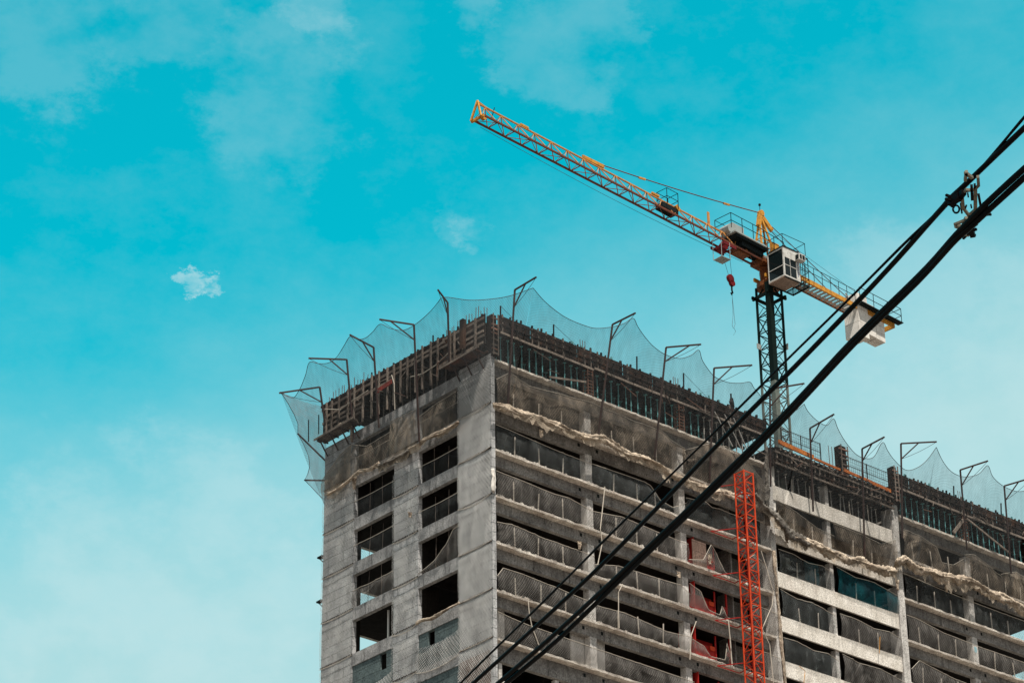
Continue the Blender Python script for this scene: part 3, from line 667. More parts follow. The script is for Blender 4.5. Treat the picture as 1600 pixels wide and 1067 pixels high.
# end wall
for k in range(1, 5):
    for b, (y0, y1) in enumerate(((3.0, 6.8), (9.2, 13.2))):
        if (k, b) in ((4, 0),): pr = [(0, 2.0), (.15, 1.9), (.3, 1.2), (.6, .5), (1, .1)]
        else: pr = [(0, 1.3), (.5, 1.25), (1, 1.3)]
        net_sheet((0.02, y0, -3*k), (0.02, y1, -3*k), X, pr, 'nfine' if k < 4 else 'nbrown', '%s net across the %s end wall opening on floor %s below the roof' % ('grey' if k < 4 else 'brown', ('right', 'left')[b], names[k]), .03 if k < 4 else .09, 300+k*2+b, out=.03) if k > 1 or True else None
for b, (y0, y1, pr) in enumerate(((3.0, 6.9, [(0, 2.3), (.5, 2.2), (1, 1.9)]), (6.9, 9.4, [(0, 2.6), (1, 2.7)]), (9.4, 13.3, [(0, 2.0), (.6, 1.9), (1, 2.6)]), (13.3, 16.3, [(0, 2.6), (.4, 2.3), (1, 1.2)]))):
    net_sheet((-.1, y0, -3.5), (-.1, y1, -3.5), X, pr, ('nbrown2', 'nflap', 'nbrown2', 'nflap')[b], ['dusty brown screen on the end wall beside the corner pier', 'tan screen on the middle pier of the end wall', 'wrinkled tan screen on the end wall left of the middle pier', 'brown screen wrapped over the left end pier top'][b], .1, 320+b)
def wrap(y0, y1, z0, z1, label, mat='npale', seed=0, sag=.12):
    n = max(10, int((y1-y0)/.10)); rows = []
    for j in range(15):
        v = j/14; r = []
        for i in range(n+1):
            u = i/n; zz = z0+(z1-z0)*v-sag*4*u*(1-u)*(1 if v in (0, 1) else 1)
            r.append(Vector((-.06-.05*math.sin(math.pi*v)-abs(fold(u*(y1-y0), zz*1.5, seed, .035)), y0+(y1-y0)*u, zz)))
        rows.append(r)
    o = thing('wrapping_net', label, 'safety net', (-.06, y0, z0)); MB().grid(rows).obj('mesh_sheet', mat, o, smoothed=True)
    MB().tube([q+Vector((-.02, 0, 0)) for q in rows[0]], .02, 6, lambda i, k_, a: rr2(i)).obj('gathered_hem', 'rope', o)
def rr2(i): return .6+.7*abs(mnoise.noise(Vector((i*.6, 3.3, 0))))*2
ords = ['topmost', 'second', 'third', 'fourth', 'fifth', 'sixth', 'seventh']
for i in range(7):
    z0 = -3.05-3*i
    wrap(-.02, 3.02, z0, min(z0+2.85, .1) if i else -.5, '%s pale wrapping net on the corner pier, counted from the top' % ords[i], 'npale', i*1.7, .05 if i not in (0, 2) else .22)
    if i > 0: wrap(13.15, YE+.05, z0-.05, z0+2.8, '%s wrapping net on the left end pier, counted from the top' % ords[i], 'nfaint', i*2.3+50, .08)
    if i > 0: wrap(6.85, 9.25, z0-.05, z0+2.5 if i > 1 else z0+1.6, '%s wrapping net on the middle pier, counted from the top' % ords[i], 'nfaint', i*2.9+90, .18 if i > 3 else .1)
wrap(3.0, 6.9, -18.2, -16.6, 'sagging net over the block wall in the lowest right end wall opening', 'npale', 141, .25)
wrap(9.2, 12.9, -18.5, -17.3, 'torn net over the block wall in the lowest left end wall opening', 'npale', 143, .3)

# bundled netting along the slab edges
def bundle(pts, r, label, mat='cloth', seed=0, drape=.35, n_=(0, -1, 0), name='bundled_net'):
    P = []
    for a, b in zip(pts, pts[1:]):
        L = (b-a).length; n = max(2, int(L/.07))
        for i in range(n): P.append(a.lerp(b, i/n))
    P.append(pts[-1])
    for i, q in enumerate(P): P[i] = q+Vector((0, 0, mnoise.noise(Vector((i*.05, seed, 0)))*.16))
    nn = Vector(n_)
    def rf(i, k, a):
        c_, s_ = math.cos(a), math.sin(a)
        q1 = mnoise.noise(Vector((i*.05, c_*1.1+seed, s_*1.1)))
        q2 = 1-abs(mnoise.noise(Vector((i*.17+c_*.6, c_*2.4+seed, s_*2.4))))*2
        q3 = mnoise.noise(Vector((i*.6, c_*4+seed, s_*4)))
        flat = 1.0-.35*abs(c_)
        return max(.10, (.50+.95*q1+.34*q2+.34*q3)*flat)*(1.0 if s_ > -.2 else 1.0+drape*.8)
    mb = MB(); mb.tube(P, r*1.1, 20, rf)
    o = thing(name, label, 'bundled net', P[0], 'bundled nets along the slab edges')
    mb.obj('roll', mat, o, smoothed=True)
    if abs(P[0].z-P[-1].z) < 3 and len(P) > 20 and r > .12:     # loose net hanging below the roll, ragged hem
        rows = []
        for j in range(7):
            v = j/6; rr_ = []
            for i, q in enumerate(P):
                ln = max(.05, .30+.55*mnoise.noise(Vector((i*.045, seed+5, 0)))+.22*mnoise.noise(Vector((i*.25, seed+8, 0))))*(r/.22)*1.5
                rr_.append(q+nn*(.06+.10*mnoise.noise(Vector((i*.18, v*1.5, seed))))+Vector((0, 0, -ln*v)))
            rows.append(rr_)
        MB().grid(rows).obj('loose_flap', 'nflap', o, smoothed=True)
    return o
PA = lambda L, y=-.55: [at(1, y, a, b) for a, b in L]
bundle(PA([(771, 632), (800, 640), (850, 657), (880, 668), (910, 682)]), .20, 'tan bundle of netting below the roof floor starting at the tower corner', 'cloth', 1)
bundle(PA([(910, 682), (942, 684), (985, 710), (1010, 716), (1045, 737)]), .24, 'thick cream bundle of netting between the first and second columns', 'cloth', 2, .5)
bundle(PA([(1045, 737), (1080, 755), (1110, 765), (1150, 775)]), .22, 'cream bundle of netting ending at the red hoist', 'cloth', 3, .4)
bundle(PA([(1178, 772), (1190, 790), (1212, 808), (1228, 824), (1245, 840), (1262, 850)]), .30, 'grey brown bundle sagging steeply right of the red hoist', 'cloth2', 4, .6)
bundle(PA([(1240, 838), (1262, 846), (1300, 862), (1350, 880), (1400, 893)]), .24, 'rubble-like cream bundle along the second parapet band', 'cloth', 5, .9)
bundle(PA([(1400, 880), (1412, 872), (1430, 886), (1450, 893), (1475, 900), (1495, 903)]), .28, 'crumpled cream bundle right of the parapet bands', 'cloth', 6, .8)
bundle(PA([(1495, 903), (1520, 908), (1545, 925), (1575, 935), (1606, 955)]), .26, 'crumpled cream bundle at the right edge of the photo', 'cloth', 7, .9)
PL = lambda L: [at(0, -.35, a, b) for a, b in L]
bundle(PL([(512, 772), (530, 762), (548, 748), (562, 735)]), .14, 'thin tan bundle of netting on the left end pier', 'cloth', 8, .4, X)
bundle(PL([(562, 735), (580, 731), (592, 724)]), .13, 'short cream bundle over the left end wall opening', 'cloth', 9, .4, X)
bundle(PL([(592, 728), (618, 716), (640, 703)]), .18, 'dark stained bundle on the middle pier of the end wall', 'cloth2', 10, .8, X)
bundle(PL([(638, 702), (655, 694), (662, 686), (690, 676), (716, 660)]), .15, 'cream bundle over the right end wall opening', 'cloth', 11, .5, X)
bundle(PL([(650, 973), (672, 966), (695, 953), (718, 942)]), .10, 'thin tan bundle on the fifth end wall beam', 'cloth', 12, .4, X)
bundle([at(1, -.1, 1209, 860), at(1, -.1, 1211, 890), at(1, -.1, 1216, 940), at(1, -.1, 1222, 1000), at(1, -.1, 1228, 1075)], .13, 'pale vertical rope of gathered netting down the left end of the parapet bands', 'cloth', 13, .2)
bundle([at(1, -.25, 1200, 700), at(1, -.25, 1198, 760), at(1, -.25, 1200, 820)], .22, 'grey vertical bundle of netting hanging left of the top parapet band', 'cloth2', 14, .2)
bundle([at(1, -.1, 771, 733), at(1, -.1, 771, 750), at(1, -.1, 770, 768)], .16, 'white knotted bundle on the tower corner at the third slab edge', 'weight', 15, .2)
# rubble on ledges
for k in range(2, 6):
    mb = MB()
    for i in range(26):
        x = rnd(.5, 15.5) if i < 16 else rnd(.5, 3); s_ = rnd(.03, .09)
        mb.box(x-s_, x+s_, .03, .03+s_*2, -3*k-.0, -3*k+s_*1.3)
    o = solo(mb, 'rubble', 'band', 'loose pale rubble scattered along the %s slab edge below the roof' % names[k], 'rubble'); o['kind'] = 'stuff'; del o['category']

rags = random.Random(11)
places = [(at(1, -.3, 845, 672), .5), (at(1, -.3, 1478, 915), .45), (at(1, -.3, 1401, 905), .8), (at(1, -.3, 1508, 912), .6), (at(1, -.3, 1228, 835), .6), (at(0, -.25, 553, 745), .9), (at(0, -.25, 640, 800), .35), (at(1, -.2, 905, 846), .5), (at(1, -.2, 1108, 865), .7), (at(1, -.2, 1060, 893), .4)]
wh = ['under the bundle near the tower corner', 'under the bundle at far right', 'at the top of the right parapet column', 'beside the second column from the right', 'under the sagging grey bundle', 'on the left end pier', 'on the middle pier of the end wall', 'on the third slab edge by the first column', 'left of the hoist at the third slab edge', 'left of the second column']
for i, ((P_, L_), w_) in enumerate(zip(places, wh)):
    rows = []
    for j in range(9):
        v = j/8; rows.append([P_+Vector((rags.uniform(-.03, .03)+(k_-2)*.07*(1-.5*v), -.02*k_+rags.uniform(-.04, .04), -L_*v)) for k_ in range(5)])
    solo(MB().grid(rows), 'hanging_rag', 'cloth', 'torn pale rag hanging '+w_, 'rag')
# ropes
rope([at(1, -.25, *q) for q in ((945, 760), (943, 780), (938, 826), (941, 848))], .03, 'pale rope hanging over the third slab edge, right of the first column')
rope([at(1, -.25, *q) for q in ((941, 848), (936, 872), (934, 882))], .03, 'pale rope continuing over the fourth slab edge')
rope([at(1, -.25, *q) for q in ((973, 912), (966.4, 925), (966.5, 955), (967.4, 981))], .03, 'pale looped rope hanging at the fifth slab edge under the thick cable')
rope([at(1, -.25, *q) for q in ((825, 935), (827, 958), (831, 978), (843, 1010))], .03, 'pale rope hanging across the lowest visible storey near the tower corner')
rope([at(1, -.35, *q) for q in ((1189, 860), (1197, 885), (1204.6, 912), (1208.5, 924), (1206.5, 945), (1191, 982), (1202.7, 1007), (1206.5, 1046), (1209, 1070))], .03, 'long pale rope zigzagging down right of the red hoist')
rope([at(1, -.25, *q) for q in ((1088, 970), (1080, 992), (1078, 1030))], .03, 'pale rope hanging left of the lowest red gate')
rope([at(1, -.25, *q) for q in ((1138, 968), (1141, 1000), (1144, 1040))], .04, 'pale rope in front of the lower red gate')
rope([at(0, -.4, *q) for q in ((641, 589), (660, 584), (680, 571), (700, 552))], .03, 'pale rope looping across the end wall formwork')
rope([at(0, -.5, *q) for q in ((612, 586), (616, 600), (617, 640))], .03, 'pale rope hanging from the end wall formwork to the beam')
rope([at(0, -.5, *q) for q in ((508, 639), (532, 640), (550, 626), (575, 610))], .03, 'pale rope along the left top corner formwork')
rope([at(1, -.3, *q) for q in ((1375, 994), (1374, 1020))], .02, 'short yellow cord hanging on the third parapet band', 'yellow')
rope([at(1, -.3, 1249, 1040), at(1, -.3, 1258, 1048), at(1, -.3, 1256, 1066)], .02, 'yellow cord hanging on the lowest visible parapet band', 'yellow')

# ------------------------------------------------------------------ net brackets on the roof edge and the catch nets
BR = []   # (px elbow, py, tip, strut on post, strut on arm, foot, plane axis)
def bracket(ax, elbow, tip, s1, s2, foot, label, rope_on=True):
    A = at(ax, -1.0, *elbow); B = at(ax, -2.9, *tip); Fp = at(ax, -.5, *foot)
    def onpost(px, py):     # nearest point of the post to the pixel
        best = min((A.lerp(Fp, i/60) for i in range(61)), key=lambda P: (proj(P)-Vector((px, py))).length); return best
    def onarm(px, py):
        best = min((A.lerp(B, i/60) for i in range(61)), key=lambda P: (proj(P)-Vector((px, py))).length); return best
    o = thing('net_bracket', label, 'net bracket', Fp, 'steel net brackets along the roof edge')
    MB().bar(Fp, A, .09).obj('post', 'rustpost', o); MB().bar(A, B, .085).obj('arm', 'rustpost', o)
    S1, S2 = onpost(*s1), onarm(*s2); MB().bar(S1, S2, .065).obj('strut', 'rustpost', o)
    MB().tube([S1.lerp(B, i/4)-Vector((0, 0, .1*math.sin(math.pi*i/4))) for i in range(5)], .015, 5).obj('stay_rope', 'darkrope', o)
    return A, B
def proj(P):
    d = P-CAM; zc = d.dot(fwd); return Vector((800+F_PX*d.dot(rt)/zc, 533.5-F_PX*d.dot(up)/zc))
LB = [((499.6, 604.7), (436, 614), (503.4, 628), (468, 608.5), (508, 664), 'net bracket at the far left end of the tower, arm nearly level'),
      ((541.8, 561.7), (482, 559.7), (545, 587), (513.5, 561.7), (553, 686), 'second net bracket from the left, flat arm'),
      ((583.8, 542.7), (546.4, 523), (584.8, 565.5), (566.6, 533.9), (592, 668), 'third net bracket from the left, arm tilted up'),
      ((646.8, 507.3), (592.7, 499), (648, 530), (609.6, 502), (655, 690), 'fourth net bracket from the left, above the end wall middle'),
      ((699.5, 473), (684.3, 453), (699.5, 493), (691.9, 464), (702, 575), 'short armed net bracket on the end wall near the tower corner')]
RB = [((804.4, 453), (838, 433), (803, 479.5), (821, 443), (793, 640), 'tallest looking net bracket, first on the long face by the corner'),
      ((957, 507), (993, 489), (953.6, 532), (972.7, 500.5), (934.4, 681.5), 'second net bracket on the long face, at the first rebar cage'),
      ((1040.8, 542.7), (1095.5, 538), (1037.7, 565.4), (1078, 540), (1023, 715), 'third net bracket on the long face, flat arm'),
      ((1115.7, 575), (1175.5, 570.5), (1114, 599.4), (1145, 574), (1109, 750), 'fourth net bracket on the long face, just left of the crane mast'),
      ((1203, 608), (1257, 599), (1205, 636), (1232, 604), (1204, 760), 'net bracket partly behind the crane mast foot'),
      ((1265.5, 669), (1303.4, 646.9), (1267, 692), (1282, 661), (1270.6, 798.7), 'net bracket over the column shutter on the lower deck'),
      ((1347, 701), (1382, 682.5), (1350, 720), (1363, 693), (1351, 868), 'net bracket over the mesh fence on the lower deck'),
      ((1407.7, 692.8), (1463.8, 690), (1406, 717), (1436, 692.4), (1410, 840), 'flat armed net bracket where the right formwork band begins'),
      ((1500.3, 734), (1543.8, 719.8), (1504, 758), (1521.5, 727.8), (1511, 859), 'second net bracket from the right edge of the photo'),
      ((1569, 759), (1613, 746), (1570.4, 782), (1591.6, 753), (1580, 896), 'net bracket at the right edge of the photo, arm cut off')]
for b in LB: bracket(0, *b)
for b in RB: bracket(1, *b)
def span(P0, P1, pts):
    """outer rope through pixels; ends are known points"""
    k0, k1 = dist_of(P0), dist_of(P1); out = []; px0, px1 = proj(P0), proj(P1); n = len(pts)
    tot = px1.x-px0.x
    for i, (x, y) in enumerate(pts):
        u = (x-px0.x)/tot if tot else 0; out.append(at_dist(k0+(k1-k0)*u, x, y))
    return out
def catch_net(chain, foot_fn, label, mat='ncatch', nv=16, name='catch_net'):
    # densify with Catmull-Rom
    P = []
    for i in range(len(chain)-1):
        p0 = chain[max(i-1, 0)]; p1 = chain[i]; p2 = chain[i+1]; p3 = chain[min(i+2, len(chain)-1)]
        kn = 5
        for j in range(kn):
            t_ = j/kn; P.append(.5*((2*p1)+(-p0+p2)*t_+(2*p0-5*p1+4*p2-p3)*t_*t_+(-p0+3*p1-3*p2+p3)*t_**3) if (p1-p0).length < 9 else p1.lerp(p2, t_))
    P.append(chain[-1]); rows = []; n = len(P)
    for j in range(nv+1):
        v = j/nv; r = []
        for i, p_ in enumerate(P):
            f_ = foot_fn(p_); q = p_.lerp(f_, v); d = (f_-p_); nrm = Vector((d.y, -d.x, 0)) if False else Vector((0, 0, 0))
            q += (f_-p_)*.0
            q.z -= .35*math.sin(math.pi*v)*.3
            q.x += mnoise.noise(Vector((i*.12, v*.6, 1)))*.10; q.y += mnoise.noise(Vector((i*.12, v*.6, 7)))*.16*math.sin(math.pi*v)
            r.append(q)
        rows.append(r)
    o = thing(name, label, 'catch net', rows[-1][0])
    MB().grid(rows).obj('mesh_sheet', mat, o, smoothed=True)
    MB().tube(P, .02, 5).obj('edge_rope', 'darkrope', o)
def A1(ax, v, L): return [at(ax, v, *q) for q in L]
pk = {n_: at(0, -2.8, *q) for n_, q in dict(L1=(438.5, 612), L2=(483.5, 566), L3=(547.6, 525.5), L4=(594, 506.5), L5=(689, 466)).items()}
pr_ = {n_: at(1, -2.8, *q) for n_, q in dict(R1=(833, 450), R2=(989.5, 497.4), R3=(1092, 547), R4=(1172, 597), R5=(1256.5, 631), R6=(1302.5, 654), R7=(1379, 691), R8=(1463, 698.5), R9=(1543.3, 727), R10=(1612, 765)).items()}
left = [pk['L1']]+span(pk['L1'], pk['L2'], [(450, 619.5), (459, 621), (466, 612), (472, 600), (478, 584)])+[pk['L2']]+span(pk['L2'], pk['L3'], [(498, 568), (513, 567), (526, 558), (537, 541)])+[pk['L3']] \
    + span(pk['L3'], pk['L4'], [(560, 530), (571, 528), (582, 519)])+[pk['L4']]+span(pk['L4'], pk['L5'], [(610, 513), (630, 516), (650, 506), (673, 486)])+[pk['L5']]
cor = span(pk['L5'], pr_['R1'], [(700, 464.5), (733.6, 469), (770, 467), (799, 461.7)])+[pr_['R1']]
catch_net(left, lambda p_: Vector((-.42, min(16.3, max(0, p_.y*.93)), -3.35)), 'fine catch net swagged along the end wall roof edge')
catch_net([pk['L5']]+cor, lambda p_: (Vector((-.42, max(0, min(2.4, p_.y*.9)), -3.3)) if p_.y-p_.x > .2 else Vector((max(.0, min(1.2, p_.x)), -.45, -3.3))), 'catch net panel around the tower corner')
r1 = [pr_['R1']]+span(pr_['R1'], pr_['R2'], [(852.8, 472.5), (883, 495.5), (914.5, 509), (932.9, 513), (957.8, 510.5), (976, 505)])+[pr_['R2']]+span(pr_['R2'], pr_['R3'], [(997, 511), (1009, 528), (1022, 542), (1040, 554), (1062, 560), (1080, 555)])+[pr_['R3']] \
    + span(pr_['R3'], pr_['R4'], [(1098, 564), (1114, 586), (1128, 594), (1141, 598), (1158, 598.5)])+[pr_['R4']]+span(pr_['R4'], pr_['R5'], [(1178, 606), (1188, 618), (1202, 640), (1220, 650), (1242, 642)])+[pr_['R5']]
ftR = lambda p_: Vector((p_.x*.985+.2, -.45, -3.25))
catch_net(r1, ftR, 'long catch net swagged from the tower corner to the crane mast')
r2 = [pr_['R5']]+span(pr_['R5'], pr_['R6'], [(1262, 642), (1273, 654), (1284, 662), (1293, 664)])+[pr_['R6']]+span(pr_['R6'], pr_['R7'], [(1309, 669), (1319, 687), (1336, 708), (1352, 716), (1366, 713)])+[pr_['R7']] \
    + span(pr_['R7'], pr_['R8'], [(1387, 704), (1397, 718), (1415, 734), (1432, 731), (1448, 719)])+[pr_['R8']]
catch_net(r2, lambda p_: Vector((p_.x*.985+.3, -.45, -3.9)), 'catch net swagged over the lower deck right of the crane')
r3 = [pr_['R8']]+span(pr_['R8'], pr_['R9'], [(1473, 720), (1486, 736), (1502, 744), (1518, 744), (1531, 739)])+[pr_['R9']]+span(pr_['R9'], pr_['R10'], [(1551, 744), (1566, 758), (1586, 767), (1600, 767)])+[pr_['R10']]
catch_net(r3, ftR, 'catch net swagged along the roof edge to the right border of the photo')
# net and stays on the back corner at the far left
arm1 = at(0, .3, 465.4, 677.6); arm2 = at(0, .3, 476, 750)
for a, b, lb in ((Vector((.3, 16.0, -1.3)), arm1, 'upper side arm sticking out past the left end of the tower'), (Vector((.3, 16.2, -2.2)), arm2, 'lower side arm sticking out past the left end of the tower')):
    solo(MB().bar(a, b, .09), 'outrigger', 'rustpost', lb, 'outrigger')
outer = [pk['L1']]+[at_dist(dist_of(pk['L1'])+(dist_of(arm1)-dist_of(pk['L1']))*u, x, y) for u, x, y in ((.3, 450, 630), (.6, 460, 648), (.85, 465.5, 662))]+[arm1]+[at(0, .3, x, y) for x, y in ((474, 693), (482, 712), (484, 728), (481, 740))]+[arm2]+[at(0, .3, x, y) for x, y in ((486, 760), (497, 772), (507, 780), (509, 783))]
rows = []
for j in range(9):
    v = j/8; rows.append([p_.lerp(Vector((.1, 16.35, min(3.0, p_.z+.3-1.2*(i/len(outer))))), v)+Vector((0, 0, -.15*math.sin(math.pi*v))) for i, p_ in enumerate(outer)])
o = thing('catch_net', 'pinkish catch net hanging past the left end of the tower', 'catch net', outer[-1])
MB().grid(rows).obj('mesh_sheet', 'npink', o, smoothed=True); MB().tube(outer, .02, 5).obj('edge_rope', 'darkrope', o)
for i, (px, py0, py1) in enumerate(((482, 656, 690), (498, 648, 678))):
    solo(MB().bar(at(0, -.9, px, py1), at(0, -.9, px, py0), .05), 'guard_post', 'darkpost', ('outer dark post on the left platform', 'inner dark post on the left platform')[i], 'guard post')

# bracket platforms on the end wall
def platform(y0, y1, z, label, mat, x0=-.85, x1=-.02):
    o = thing('bracket_platform', label, 'platform', (0, (y0+y1)/2, z), 'timber bracket platforms on the end wall')
    n = 5; w = (x1-x0)/n
    for i in range(n): MB().box(x0+i*w+.01, x0+(i+1)*w-.015, y0+rnd(-.2, .2), y1+rnd(-.2, .2), z-.05+rnd(-.01, .01), z).obj('board', mat, o)
    y = y0+.3
    while y < y1:
        MB().bar((-.01, y, z-.1), (x0, y, z-.12), .08).obj('bracket_beam', 'rustpost', o)
        MB().bar((-.04, y, z-1.0), (x0+.2, y, z-.12), .07).obj('bracket_brace', 'rustpost', o); y += 1.1
    MB().bar((x0, y0-.2, z+.06), (x0, y1+.2, z+.02), .05, .12).obj('toe_board', 'palewood', o)
platform(12.4, 16.2, .35, 'brown timber platform on brackets at the left end of the end wall', 'timber')
platform(.3, 3.6, .42, 'reddish timber platform on brackets below the tower corner formwork', 'brownboard')
for i, z0 in enumerate((-7.4, -10.4, -16.4)):
    solo(MB().box(-.1, .2, YE, YE+.5, z0-.1, z0).bar((.1, YE, z0-.5), (.1, YE+.45, z0-.1), .05), 'wall_bracket', 'darksteel', '%s small dark bracket on the left edge of the tower' % ('upper', 'middle', 'lower')[i], 'bracket')
bundle(PL([(527, 664), (540, 660), (549, 668), (550, 690)]), .11, 'pale cloth scrap hanging from the left platform', 'cloth', 19, .2, X)

# ------------------------------------------------------------------ hoist mast and landing gates
HX, HY, HW = 18.9, -2.3, .82
o = thing('hoist_mast', 'bright orange red lattice hoist mast in front of the long face', 'hoist mast', (HX+HW/2, HY+HW/2, GROUND))
ZT = -2.65
cs = [(HX, HY), (HX+HW, HY), (HX+HW, HY+HW), (HX, HY+HW)]
for (x, y) in cs: MB().tube([(x, y, GROUND), (x, y, ZT)], .055, 8).obj('leg', 'red', o)
nsec = 14
for i in range(nsec):
    zt = ZT-.05-i*1.5; mb = MB(); mbk = MB()
    for a in range(4):
        (x0, y0), (x1, y1) = cs[a], cs[(a+1) % 4]
        m2_ = mb if a in (0, 3) else mbk
        for dz in (0, -.75): m2_.bar((x0, y0, zt+dz), (x1, y1, zt+dz), .055)
        if i % 2: x0, y0, x1, y1 = x1, y1, x0, y0
        m2_.bar((x0, y0, zt-.75), (x1, y1, zt), .038); m2_.bar((x0, y0, zt-.75), (x1, y1, zt-1.5), .038)
    mb.obj('lattice_section', 'red', o); mbk.obj('lattice_section', 'darkred', o)  # back faces in a darker red, their shade put into the colour
mb = MB()
zt = ZT-.05-nsec*1.5
while zt > GROUND:
    for a in range(4):
        (x0, y0), (x1, y1) = cs[a], cs[(a+1) % 4]; mb.bar((x0, y0, zt), (x1, y1, zt-1.5), .045)
    zt -= 1.5
mb.obj('lattice_section', 'red', o)
MB().bar((HX+HW/2, HY+HW/2, GROUND), (HX+HW/2, HY+HW/2, ZT-.2), .10, .16).obj('gear_rack', 'darkred', o)
for k in range(1, 8):
    zz = -3.0*k-.35
    MB().bar((HX+.1, HY+HW, zz), (HX-.9, -.02, zz), .05).bar((HX+HW, HY+HW, zz), (HX+HW+.2, -.02, zz), .05).bar((HX-.9, -.03, zz), (HX+1.0, -.03, zz), .045).obj('wall_tie', 'darkred', o)
def gate(x0, x1, z0, h, label, y=1.2):
    o = thing('landing_gate', label, 'gate', ((x0+x1)/2, y, z0), 'red hoist landing gates')
    MB().box(x0, x1, y, y+.05, z0, z0+h*.62).obj('gate_panel', 'darkred', o); MB().box(x0, x1+.8, y+1.0, y+1.05, z0, z0+h).obj('back_panel', 'darkred', o)
    MB().box(x0-.25, x0-.2, y-.5, y+1.0, z0, z0+h).obj('side_panel', 'darkred', o)
    for x in (x0-.05, x1): MB().box(x, x+.09, y-.06, y+.02, z0, z0+h).obj('gate_post', 'darkred', o)
    MB().box(x1-.5, x1-.1, y-.12, y-.06, z0+h*.5, z0+h*.62).obj('latch_box', 'red', o)
gate(17.1, 19.0, -9.0, 2.1, 'red landing gate behind the hoist on the third slab edge', .9)
gate(17.0, 18.9, -12.0, 2.1, 'red landing gate behind the hoist on the fourth slab edge', .9)
gate(16.9, 18.8, -15.0, 2.1, 'larger looking red landing gate on the fifth slab edge', .9)
gate(17.0, 18.9, -18.0, 2.1, 'red landing gate on the sixth slab edge at the photo bottom', .9)
for i, (x, z0) in enumerate(((19.9, -12), (20.0, -15))):
    solo(MB().box(x, x+.1, .8, .9, z0, z0+2.2).box(x-.25, x, .8, .85, z0+1.0, z0+1.25), 'gate_post', 'darkred', ('slim red post right of the upper gate', 'slim red post right of the lower gate')[i], 'post')
solo(MB().box(16.7, 17.9, .35, .4, -8.95, -7.1), 'hoarding', 'brick', 'reddish brown sheet standing by the second column on the third slab edge', 'sheet')

# ------------------------------------------------------------------ tower crane
TH = R(184); ux = Vector((math.cos(TH), math.sin(TH), 0)); vx = Vector((-ux.y, ux.x, 0)); AX = Vector((26.9, 2.1, 0))
def C(s, t_, z_): return AX+ux*s+vx*t_+Vector((0, 0, z_))
K = thing('tower_crane', 'yellow orange tower crane with dark green mast rising behind the roof', 'crane', (26.9, 2.1, -6))
mw = .6
cs = [(26.9-mw, 2.1-mw), (26.9+mw, 2.1-mw), (26.9+mw, 2.1+mw), (26.9-mw, 2.1+mw)]
MAST0, MAST1 = -6, 15.1
for a, (x, y) in enumerate(cs):
    w = .40 if a == 0 else .13
    MB().box(x-w/2, x+w/2, y-w/2, y+w/2, MAST0, 7.5).obj('mast_leg', 'mastlow', K)
    MB().box(x-w/2, x+w/2, y-w/2, y+w/2, 7.5, MAST1).obj('mast_leg', 'mast', K)
zz = MAST0; i = 0
while zz < MAST1-1.2:
    mb = MB(); h = 1.25
    for a in range(4):
        (x0, y0), (x1, y1) = cs[a], cs[(a+1) % 4]
        mb.bar((x0, y0, zz), (x1, y1, zz), .055)
        if i % 2: x0, y0, x1, y1 = x1, y1, x0, y0
        mb.bar((x0, y0, zz), (x1, y1, zz+h), .055); mb.bar((x1, y1, zz+.12), ((x0+x1)/2, (y0+y1)/2, zz+.62), .03)
    mb.obj('mast_bracing', 'mast' if zz > 7 else 'mastlow', K); zz += h; i += 1
MB().bar((26.9-.95, 1.42, 14.3), (26.9+.95, 1.42, 14.3), .14, .2).bar((26.9-.95, 2.8, 14.3), (26.9+.95, 2.8, 14.3), .14, .2).bar((26.22, 1.2, 14.3), (26.22, 3.0, 14.3), .14, .2).bar((27.6, 1.2, 14.3), (27.6, 3.0, 14.3), .14, .2).obj('mast_collar', 'mast', K)
for a in (0, 1, 3):
    x, y = cs[a]; MB().bar((x, y, 14.3), (x*.45+26.9*.55, y*.45+2.1*.55, 15.0), .1).obj('collar_brace', 'mast', K)
MB().box(26.3+1.3, 26.3+1.35, 1.3, 1.75, 10.3, 10.75).obj('sign_plate', 'greysteel', K)
MB().box(26.0, 26.4, 2.62, 2.67, 10.35, 10.75).obj('sign_plate', 'greysteel', K)
# slewing unit
mb = MB(); mb.tube([(26.9, 2.1, 15.0), (26.9, 2.1, 15.35)], .82, 20); mb.obj('slewing_ring', 'turret', K)
mb = MB(); mb.tube([(26.9, 2.1, 15.35), (26.9, 2.1, 15.9), (26.9, 2.1, 16.5)], .72, 4, lambda i, k, a: (1, 1.02, 1.1)[i]); mb.obj('turret', 'turret', K)
MB().bar(C(-1.1, 0, 16.75), C(1.1, 0, 16.75), 1.2, .35).obj('turret_frame', 'turret', K)
for t_ in (-.5, .5): MB().bar(C(-.9, t_, 15.6), C(.9, t_, 15.6), .12, .25).obj('turret_beam', 'yellow', K)
MB().bar(C(.3, .66, 15.9), C(.3, .7, 16.5), .3, .3).obj('slew_motor', 'yellow', K)
# A frame
apex = C(.42, 0, 20.85)
for s_, t_ in ((.95, .42), (.95, -.42), (-.85, .42), (-.85, -.42)):
    MB().bar(C(s_, t_, 16.9), apex+ux*(.1 if s_ > 0 else -.1)-Vector((0, 0, .3)), .11).obj('tower_head_leg', 'yellow', K)
for f_ in (.25, .5, .72):
    mb = MB(); P = [C(s_, t_, 16.9).lerp(apex-Vector((0, 0, .3)), f_) for s_, t_ in ((.95, .42), (-.85, .42), (-.85, -.42), (.95, -.42))]
    for a in range(4): mb.bar(P[a], P[(a+1) % 4], .05)
    mb.obj('tower_head_tie', 'yellow', K)
MB().bar(apex+ux*.25-Vector((0, 0, 1.1)), apex+Vector((0, 0, .1)), .22, .3).bar(apex-Vector((0, 0, .05)), C(-.75, 0, 19.9), .18, .32).obj('head_plate', 'yellow', K)
MB().tube([C(.3, .12, 20.9), C(.3, -.12, 20.9)], .22, 12).obj('head_pulley', 'yellow', K)
